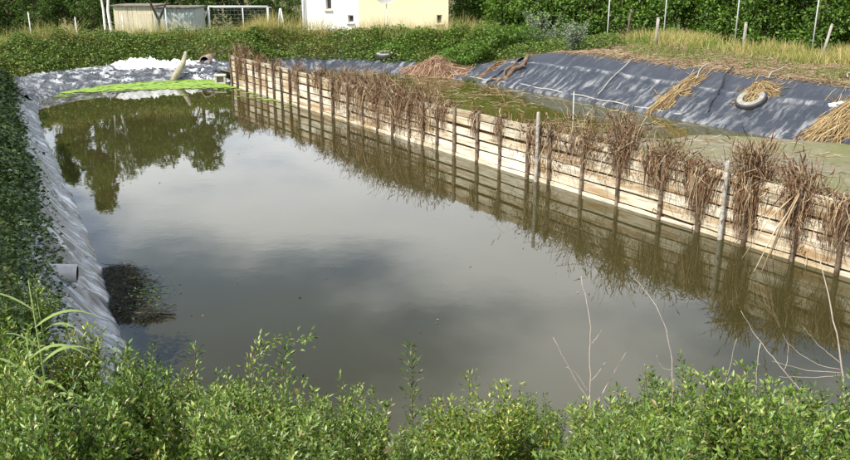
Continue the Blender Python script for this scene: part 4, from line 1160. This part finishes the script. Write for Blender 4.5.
for nm, pts in (('leg', [(-.28, 0, 0), (-.03, 0, gt + .02)]), ('leg', [(.28, 0, 0), (.03, 0, gt + .02)]), ('leg', [(.0, .4, 0), (0, .03, gt + .02)]), ('rung', [(-.2, 0, .6), (.2, 0, .6)])):
    mb = MB(); mb.tube(pts, .022, 8); mb.build(nm, M['galv'], root, True)

# house: a white end and a cream front that meet at a corner
HC = Vector((-3.08, 39.6)); HL = Vector((-5.72, 40.6)); HR = Vector((1.10, 40.0))
hz = tz(-2, 40) - .3
house = empty('house', (HC.x, HC.y, hz)); tag(house, 'house with a white end wall and a cream front behind the far bank', 'house')
HT = 4.5
def wall_panel(name, a, b, openings, mat, th=.25):
    """wall from a to b (plan) with rectangular openings (x0,x1,z0,z1), outside on the camera side"""
    L = (b - a).length; u_ = (b - a).normalized(); n_ = Vector((u_.y, -u_.x))
    if n_.y > 0: n_ = -n_
    xs = sorted({0, L} | {q for o_ in openings for q in o_[:2]}); zs = sorted({0, HT} | {q for o_ in openings for q in o_[2:]})
    mb = MB()
    rot = Matrix.Rotation(math.atan2(u_.y, u_.x), 3, 'Z')
    V = []; F = []
    def P3(x, z, dpt): q = a + u_ * x - n_ * dpt; return (q.x - HC.x, q.y - HC.y, z)
    for i in range(len(xs) - 1):
        for j in range(len(zs) - 1):
            if any(xs[i] >= o_[0] - 1e-6 and xs[i + 1] <= o_[1] + 1e-6 and zs[j] >= o_[2] - 1e-6 and zs[j + 1] <= o_[3] + 1e-6 for o_ in openings): continue
            mb.add([P3(xs[i], zs[j], 0), P3(xs[i + 1], zs[j], 0), P3(xs[i + 1], zs[j + 1], 0), P3(xs[i], zs[j + 1], 0)], [(0, 1, 2, 3)])
    for o_ in openings:
        c = [(o_[0], o_[2]), (o_[1], o_[2]), (o_[1], o_[3]), (o_[0], o_[3])]
        for k in range(4):
            p, q = c[k], c[(k + 1) % 4]; mb.add([P3(*p, 0), P3(*q, 0), P3(*q, th * .6), P3(*p, th * .6)], [(0, 1, 2, 3)])
    w = mb.build(name, mat, house)
    for o_ in openings:
        root_ = MB(); f = .05
        x0, x1, z0, z1 = o_
        for (p0, p1, q0, q1) in ((x0, x0 + f, z0, z1), (x1 - f, x1, z0, z1), (x0 + f, x1 - f, z0, z0 + f), (x0 + f, x1 - f, z1 - f, z1)):
            c = a + u_ * ((p0 + p1) / 2) - n_ * (th * .5); root_.box((c.x - HC.x, c.y - HC.y, (q0 + q1) / 2), (p1 - p0, .05, q1 - q0), rot)
        fr = root_.build('window', M['frame'], house)
        m2 = MB(); m2.add([P3(x0 + f, z0 + f, th * .52), P3(x1 - f, z0 + f, th * .52), P3(x1 - f, z1 - f, th * .52), P3(x0 + f, z1 - f, th * .52)], [(0, 1, 2, 3)]); m2.build('pane', M['glass'], fr)
        c = a + u_ * ((x0 + x1) / 2) + n_ * .02
        m3 = MB(); m3.box((c.x - HC.x, c.y - HC.y, z0 - .035), (x1 - x0 + .14, .16, .05), rot); m3.build('sill', M['concrete'], fr)
LW = (HC - HL).length; LC = (HR - HC).length
def hzz(z): return z - hz
wall_panel('end_wall', HL, HC, [(1.12, 1.42, hzz(1.84), hzz(2.9)), (2.25, 2.55, hzz(1.28), hzz(1.62))], M['white_wall'])
wall_panel('front_wall', HC, HR, [(LC - .55, LC - .30, hzz(1.22), hzz(1.62))], M['cream_wall'])
mb = MB()
p = [HC, HR, HR + Vector((-2.4, 6.2)), HL + Vector((2.2, 5.8)), HL]
pts = [(q.x - HC.x, q.y - HC.y) for q in p]
for i in (1, 2, 3):
    a, b2 = pts[i], pts[i + 1]; mb.add([(a[0], a[1], 0), (b2[0], b2[1], 0), (b2[0], b2[1], HT), (a[0], a[1], HT)], [(0, 1, 2, 3)])
mb.build('rear_walls', M['cream_wall'], house)
mb = MB(); cx_ = sum(q[0] for q in pts) / 5; cy_ = sum(q[1] for q in pts) / 5
ev = [(cx_ + (q[0] - cx_) * 1.12, cy_ + (q[1] - cy_) * 1.12, HT - .05) for q in pts]
V = ev + [(cx_, cy_, HT + 1.0)] + [(x, y, z - .14) for x, y, z in ev]
mb.add(V, [(i, (i + 1) % 5, 5) for i in range(5)] + [(i, 6 + i, 6 + (i + 1) % 5, (i + 1) % 5) for i in range(5)] + [(10, 9, 8, 7, 6)]); rf = mb.build('roof', M['roof'], house)
mb = MB(); mb.box((cx_ + .8, cy_ + .4, HT + .9), (.5, .5, 1.0)); mb.build('chimney', M['concrete'], rf)
mb = MB(); q = HL - HC; mb.tube([(q.x - .06, q.y - .12, 0), (q.x - .06, q.y - .12, HT)], .05, 8); mb.build('downpipe', M['galv'], house, True)
# grey dish on a thin pole in front of the cream wall
dx = -1.72; dz = tz(dx, 38.2)
root = empty('dish_on_pole', (dx, 38.2, dz)); tag(root, 'grey round dish on a thin pole in front of the cream house wall', 'dish')
mb = MB(); mb.tube([(0, 0, -.2), (0, 0, 2.55 - dz)], .018, 8); mb.build('pole', M['polegrey'], root, True)
V = []; F = []; n = 24; rings = 5
for j in range(rings + 1):
    q = j / rings
    for k in range(n):
        w = 2 * math.pi * k / n; V.append((q * .5 * math.cos(w), -.12 * q * q - .03, 2.62 - dz + q * .42 * math.sin(w)))
for j in range(rings):
    for k in range(n): F.append((j * n + k, j * n + (k + 1) % n, (j + 1) * n + (k + 1) % n, (j + 1) * n + k))
nb = len(V); V += [(x, y + .03, z) for x, y, z in V]; F += [tuple(nb + i for i in reversed(f)) for f in F]
for k in range(n): a = rings * n + k; b2 = rings * n + (k + 1) % n; F.append((a, a + nb, b2 + nb, b2))
mb = MB(); mb.add(V, F); mb.build('reflector', M['dish'], root, True)

# ------------------------------------------------------------------ foreground shrubs
def shrub_proto(seed, rad, h, n_sh, lv, ll, tall=0):
    r = np.random.default_rng(seed)
    k = n_sh; m = 7; q = np.linspace(0, 1, m)
    K = 9                                          # shoots grow in bunches, with dark gaps between the bunches
    kc = rdir(K, .18, 1.0, r); kl = r.uniform(.62, 1.12, K); ki = r.integers(0, K, k)
    dv = unit(kc[ki] + r.normal(0, .20, (k, 3))); dv[:, 2] = np.abs(dv[:, 2])
    lump = kl[ki]
    tip = dv * np.array([rad, rad, h]) * (lump * r.uniform(.72, 1.05, k))[:, None]
    base = np.stack([tip[:, 0] * .18, tip[:, 1] * .18, np.full(k, -.05)], -1)
    lift = np.zeros((k, 3)); lift[:, 2] = .10 * (1 - dv[:, 2])
    Q = q[None, :, None]
    P = base[:, None] * (1 - Q) + tip[:, None] * Q + lift[:, None] * (4 * Q * (1 - Q)) + r.normal(0, .008, (k, m, 3))
    P[:, -1, 2] += .03
    V1, F1 = stems(P, np.linspace(.004, .0012, m)[None].repeat(k, 0))
    n = k * lv
    i = np.repeat(np.arange(k), lv); t_ = .40 + .62 * np.tile(np.linspace(0, 1, lv), k) + r.normal(0, .012, n)
    tt = np.clip(t_, 0, .999) * (m - 1); j = tt.astype(int); fr = (tt - j)[:, None]
    p = P[i, j] * (1 - fr) + P[i, j + 1] * fr
    tg = unit(P[i, j + 1] - P[i, j])
    ph = np.tile(np.arange(lv) * 2.4, k) + r.uniform(0, .6, n)
    sidev = unit(np.cross(tg, np.array([[.3, .2, .93]]))); s2 = np.cross(tg, sidev)
    lat = sidev * np.cos(ph)[:, None] + s2 * np.sin(ph)[:, None]
    tw_ = r.random(n) < .6                          # short side twigs
    p = p + lat * (tw_ * r.uniform(.01, .085, n) * np.clip(1.35 - t_, .1, 1))[:, None]
    dr = unit(lat * .8 + tg * r.uniform(.3, 1.0, n)[:, None] + np.array([[0, 0, .25]]) + r.normal(0, .2, (n, 3)))
    up = unit(np.array([[-.12, -.1, 1.0]]) + r.normal(0, .6, (n, 3)))
    sz = ll * r.uniform(.55, 1.25, n) * np.clip(1.3 - .5 * t_, .5, 1)
    V2, F2 = leaves(p, dr, up, sz, sz * r.uniform(.30, .46, n), LEAF4)
    return make_mesh('branches', V1, F1), make_mesh('foliage', V2, F2)
SP = [shrub_proto(61, .66, .74, 150, 58, .050), shrub_proto(62, .60, .68, 140, 58, .046), shrub_proto(63, .72, .80, 160, 58, .050), shrub_proto(64, .62, .70, 140, 58, .048)]
SH = [ # x, y, proto, scale
 (-2.75, 5.75, 0, 1.02, 'leafy green shrub at the foot of the left liner below the black weed'),
 (-1.95, 5.45, 1, .95, 'leafy shrub second from the left along the water edge'),
 (-1.15, 5.05, 2, .84, 'leafy shrub below the arching twin shoots left of centre'),
 (-.45, 4.75, 3, .60, 'leafy shrub at the water edge left of the single upright sprig'),
 (.20, 4.75, 1, .68, 'leafy shrub at the water edge right of the single upright sprig'),
 (.75, 4.65, 0, .66, 'leafy shrub at the water edge left of the bleached bare twigs'),
 (1.35, 4.55, 3, .72, 'leafy shrub at the water edge right of the bleached bare twigs'),
 (1.95, 4.80, 2, 1.0, 'highest leafy shrub right of centre beside the bent bare twig'),
 (2.60, 4.65, 1, .92, 'leafy shrub at the right edge beside the leaning bare stalk'),
 (3.2, 5.1, 0, .9, 'leafy shrub at the extreme right edge of the photo'),
 (-2.5, 4.35, 2, 1.02, 'leafy shrub at the left edge behind the green reed blades'),
 (-1.7, 4.15, 0, .9, 'leafy shrub low at left in front of the black weed'),
 (-.95, 3.85, 1, .9, 'leafy shrub at the bottom left of centre'),
 (-.30, 3.70, 2, .72, 'leafy shrub at the bottom just left of the middle'),
 (.35, 3.65, 3, .78, 'leafy shrub at the bottom just right of the middle'),
 (1.0, 3.65, 1, .8, 'leafy shrub at the bottom right of centre'),
 (1.65, 3.75, 0, .9, 'leafy shrub at the bottom right quarter'),
 (2.3, 3.8, 3, .9, 'leafy shrub at the bottom right corner'),
 (-1.55, 3.05, 3, .85, 'nearest leafy shrub at the bottom left corner'),
 (-.75, 2.95, 0, .75, 'nearest leafy shrub along the bottom edge left of the middle'),
 (.05, 2.85, 1, .75, 'nearest leafy shrub at the middle of the bottom edge'),
 (.8, 2.9, 2, .75, 'nearest leafy shrub along the bottom edge right of the middle'),
 (1.55, 3.0, 0, .8, 'nearest leafy shrub toward the bottom right corner'),
 (-3.2, 5.1, 3, 1.2, 'leafy shrub at the left edge above the green reed blades'),
 (-1.35, 4.55, 3, .85, 'leafy shrub between the arching twin shoots and the bottom left corner'),
 (-2.15, 3.55, 1, .95, 'leafy shrub at the left edge in front of the green reed blades'),
 (-1.1, 3.35, 2, .8, 'low leafy shrub in the gap at the bottom left'),
 (.1, 4.2, 0, .62, 'small leafy shrub below the single upright sprig'),
 (.65, 4.15, 2, .62, 'small leafy shrub below and left of the bleached twigs'),
 (1.3, 4.1, 1, .7, 'small leafy shrub below and right of the bleached twigs'),
 (2.0, 4.3, 0, .8, 'leafy shrub below the highest shrub at right'),
 (-3.6, 6.7, 1, 1.0, 'leafy shrub beside the grey outlet pipe'),
]
for i, (x, y, pi_, sc, lab) in enumerate(SH):
    root = empty('leafy_shrub', (x, y, tz(x, y)), i * 2.1); root.scale = (sc, sc, sc)
    tag(root, lab, 'shrub', 'leafy shrubs in the foreground')
    obj('branches', SP[pi_][0], M['stem'], root); o = obj('foliage', SP[pi_][1], M['shrub'], root)
# individual leafy shoots standing above the shrubs
def shoot(label, base, pts, nl, ll, seed, spread=.05):
    r = np.random.default_rng(seed); root = empty('leafy_shoot', base); tag(root, label, 'shoot', 'leafy shoots standing above the shrubs')
    P = np.array(pts, float)
    L = np.concatenate([[0], np.cumsum(np.linalg.norm(np.diff(P, axis=0), axis=1))]); u = np.linspace(0, L[-1], 12)
    C = np.stack([np.interp(u, L, P[:, j]) for j in range(3)], -1); C = smooth1(C, 3)
    mb = MB(); mb.tube([tuple(c) for c in C], list(np.linspace(.006, .002, 12)), 5); mb.build('stem', M['stem'], root, True)
    t_ = r.uniform(.12, .999, nl) * 11; j = t_.astype(int); fr = (t_ - j)[:, None]; p = C[j] * (1 - fr) + C[j + 1] * fr
    tg = unit(C[j + 1] - C[j]); lat = unit(rdir(nl, -.5, .6, r)); p = p + lat * (r.random(nl) ** 1.5 * spread)[:, None]
    sz = ll * r.uniform(.6, 1.25, nl)
    V, F = leaves(p, unit(lat * .8 + tg * .7), unit(np.array([[0, 0, 1.]]) + r.normal(0, .4, (nl, 3))), sz, sz * r.uniform(.26, .4, nl), LEAF4); obj('foliage', make_mesh('foliage', V, F), M['shrub'], root)
def zb(x, y): return (x, y, tz(x, y))
shoot('left one of the arching leafy twin shoots against the water', zb(-1.2, 5.1), [(0, 0, 0), (-.02, 0, .5), (.0, .02, .85), (.12, .03, .98), (.25, .02, .98)], 330, .042, 1, .10)
shoot('right one of the arching leafy twin shoots against the water', zb(-.95, 5.0), [(0, 0, 0), (.0, 0, .5), (-.02, .02, .85), (.08, .0, 1.02), (.24, .0, 1.0)], 260, .042, 2, .08)
shoot('single upright leafy sprig against the water near the middle', zb(-.08, 4.75), [(0, 0, 0), (.0, 0, .5), (-.01, .0, .88), (.0, 0, 1.0)], 210, .040, 3, .07)
shoot('leafy shoot on the left beside the black weed', zb(-1.75, 5.4), [(0, 0, 0), (.05, 0, .5), (.1, .0, .95)], 160, .042, 4, .06)
shoot('short leafy shoot right of the single upright sprig', zb(.3, 4.8), [(0, 0, 0), (.0, 0, .5), (-.02, .0, .8)], 120, .042, 5, .06)
shoot('leafy shoot beside the bent bare twig', zb(1.5, 4.8), [(0, 0, 0), (-.03, 0, .5), (-.08, .0, .86)], 90, .042, 6, .05)
# bleached bare twigs
T1 = zb(.99, 4.35)
def tw(label, base, main, rad, subs):
    branch('bare_twig', label, 'twig', base, main, rad, M['twig'], subs, 'bare twigs in the foreground', .55)
tw('bleached forked bare twig standing upright right of the middle', T1,
   [(0, 0, 0), (-.01, 0, .55), (-.03, 0, .85), (-.04, .02, 1.08), (-.10, .05, 1.34)], [.007, .006, .005, .0045, .002],
   [([(0, 0, .52), (.08, 0, .66), (.20, .02, .92)], [.005, .004, .002]), ([(-.01, 0, .55), (-.11, 0, .72), (-.25, 0, .98)], [.005, .004, .002]),
    ([(-.02, 0, .70), (.03, 0, .76), (.07, 0, .84)], [.003, .0025, .0015]), ([(-.03, 0, .93), (.0, 0, .98), (.03, 0, 1.03)], [.003, .0025, .0015]), ([(-.02, 0, .62), (-.10, .02, .74), (-.16, .02, .78)], [.003, .002, .0015])])
tw('bent bleached twig arching left over the water right of the middle', zb(1.62, 4.85),
   [(.02, 0, .5), (.0, 0, .78), (-.05, .02, 1.05), (-.14, .05, 1.26), (-.27, .1, 1.42)], [.006, .006, .005, .004, .002], [([(0, 0, .82), (-.08, 0, .85), (-.12, 0, .93)], [.003, .0025, .0015])])
tw('short thin reddish twig standing in the shrub at right', zb(1.98, 4.9), [(0, 0, .4), (.02, 0, .8), (.05, 0, 1.06)], [.004, .0035, .002], [([(.01, 0, .7), (.04, 0, .8)], [.002, .001])])
tw('long pale bare stalk leaning left from the right edge', zb(2.85, 4.95), [(.02, 0, .4), (-.05, .05, .85), (-.16, .1, 1.25), (-.30, .2, 1.75)], [.011, .010, .008, .004], [([(-.04, .05, .82), (-.25, .05, .88), (-.42, .1, 1.0)], [.004, .003, .0015]),
   ([(-.03, .05, .80), (-.28, .05, .82), (-.50, .1, .86)], [.004, .003, .0015]), ([(-.05, .05, .86), (-.2, .1, .98), (-.33, .1, 1.12)], [.004, .003, .0015]), ([(-.03, .05, .78), (-.25, .0, .79), (-.46, .05, .77)], [.004, .003, .0015])])
tw('forked bare twig lying out over the dark water at right', zb(2.3, 4.6), [(.15, 0, .55), (-.05, .05, .78), (-.22, .1, .98), (-.34, .12, 1.16)], [.006, .005, .004, .002], [([(-.2, .1, .95), (-.22, .05, .75), (-.2, 0, .5)], [.004, .003, .003]), ([(-.05, .05, .78), (-.02, .1, .92), (-.06, .12, 1.0)], [.003, .002, .001])])
# green reed blades at the left edge
def reed_plant(label, base, seed, n, h):
    r = np.random.default_rng(seed); root = empty('green_reed', base); tag(root, label, 'reed', 'green reeds at the left edge')
    mb = MB(); mb.tube([(0, 0, 0), (.01, 0, h * .5), (.0, .01, h)], [.006, .005, .002], 6); mb.build('stalk', M['reedgreen'], root, True)
    for i in range(n):
        a = r.uniform(-1.0, 1.0) + (0 if i % 2 else math.pi); L = r.uniform(.28, .5); z0 = h * (.25 + .7 * i / n); m = 8; q = np.linspace(0, 1, m)
        P = np.stack([np.cos(a) * L * q, np.sin(a) * .5 * L * q, z0 + .22 * q * 1.3 - .28 * q ** 2.2], -1)[None]
        V, F = blades(P, (.012 * np.array([.5, .9, 1, 1, .9, .7, .4, .05]))[None], np.array([[-math.sin(a), math.cos(a), .25]])); obj('blade', make_mesh('blade', V, F), M['reedgreen'], root)
reed_plant('tall green reed with drooping blades at the left edge', zb(-2.22, 4.30), 1, 7, 1.15)
reed_plant('shorter green reed at the left edge nearer the bottom corner', zb(-2.1, 3.95), 2, 6, .8)
reed_plant('thin green reed beside the grey outlet pipe', zb(-3.0, 5.9), 3, 5, 1.1)
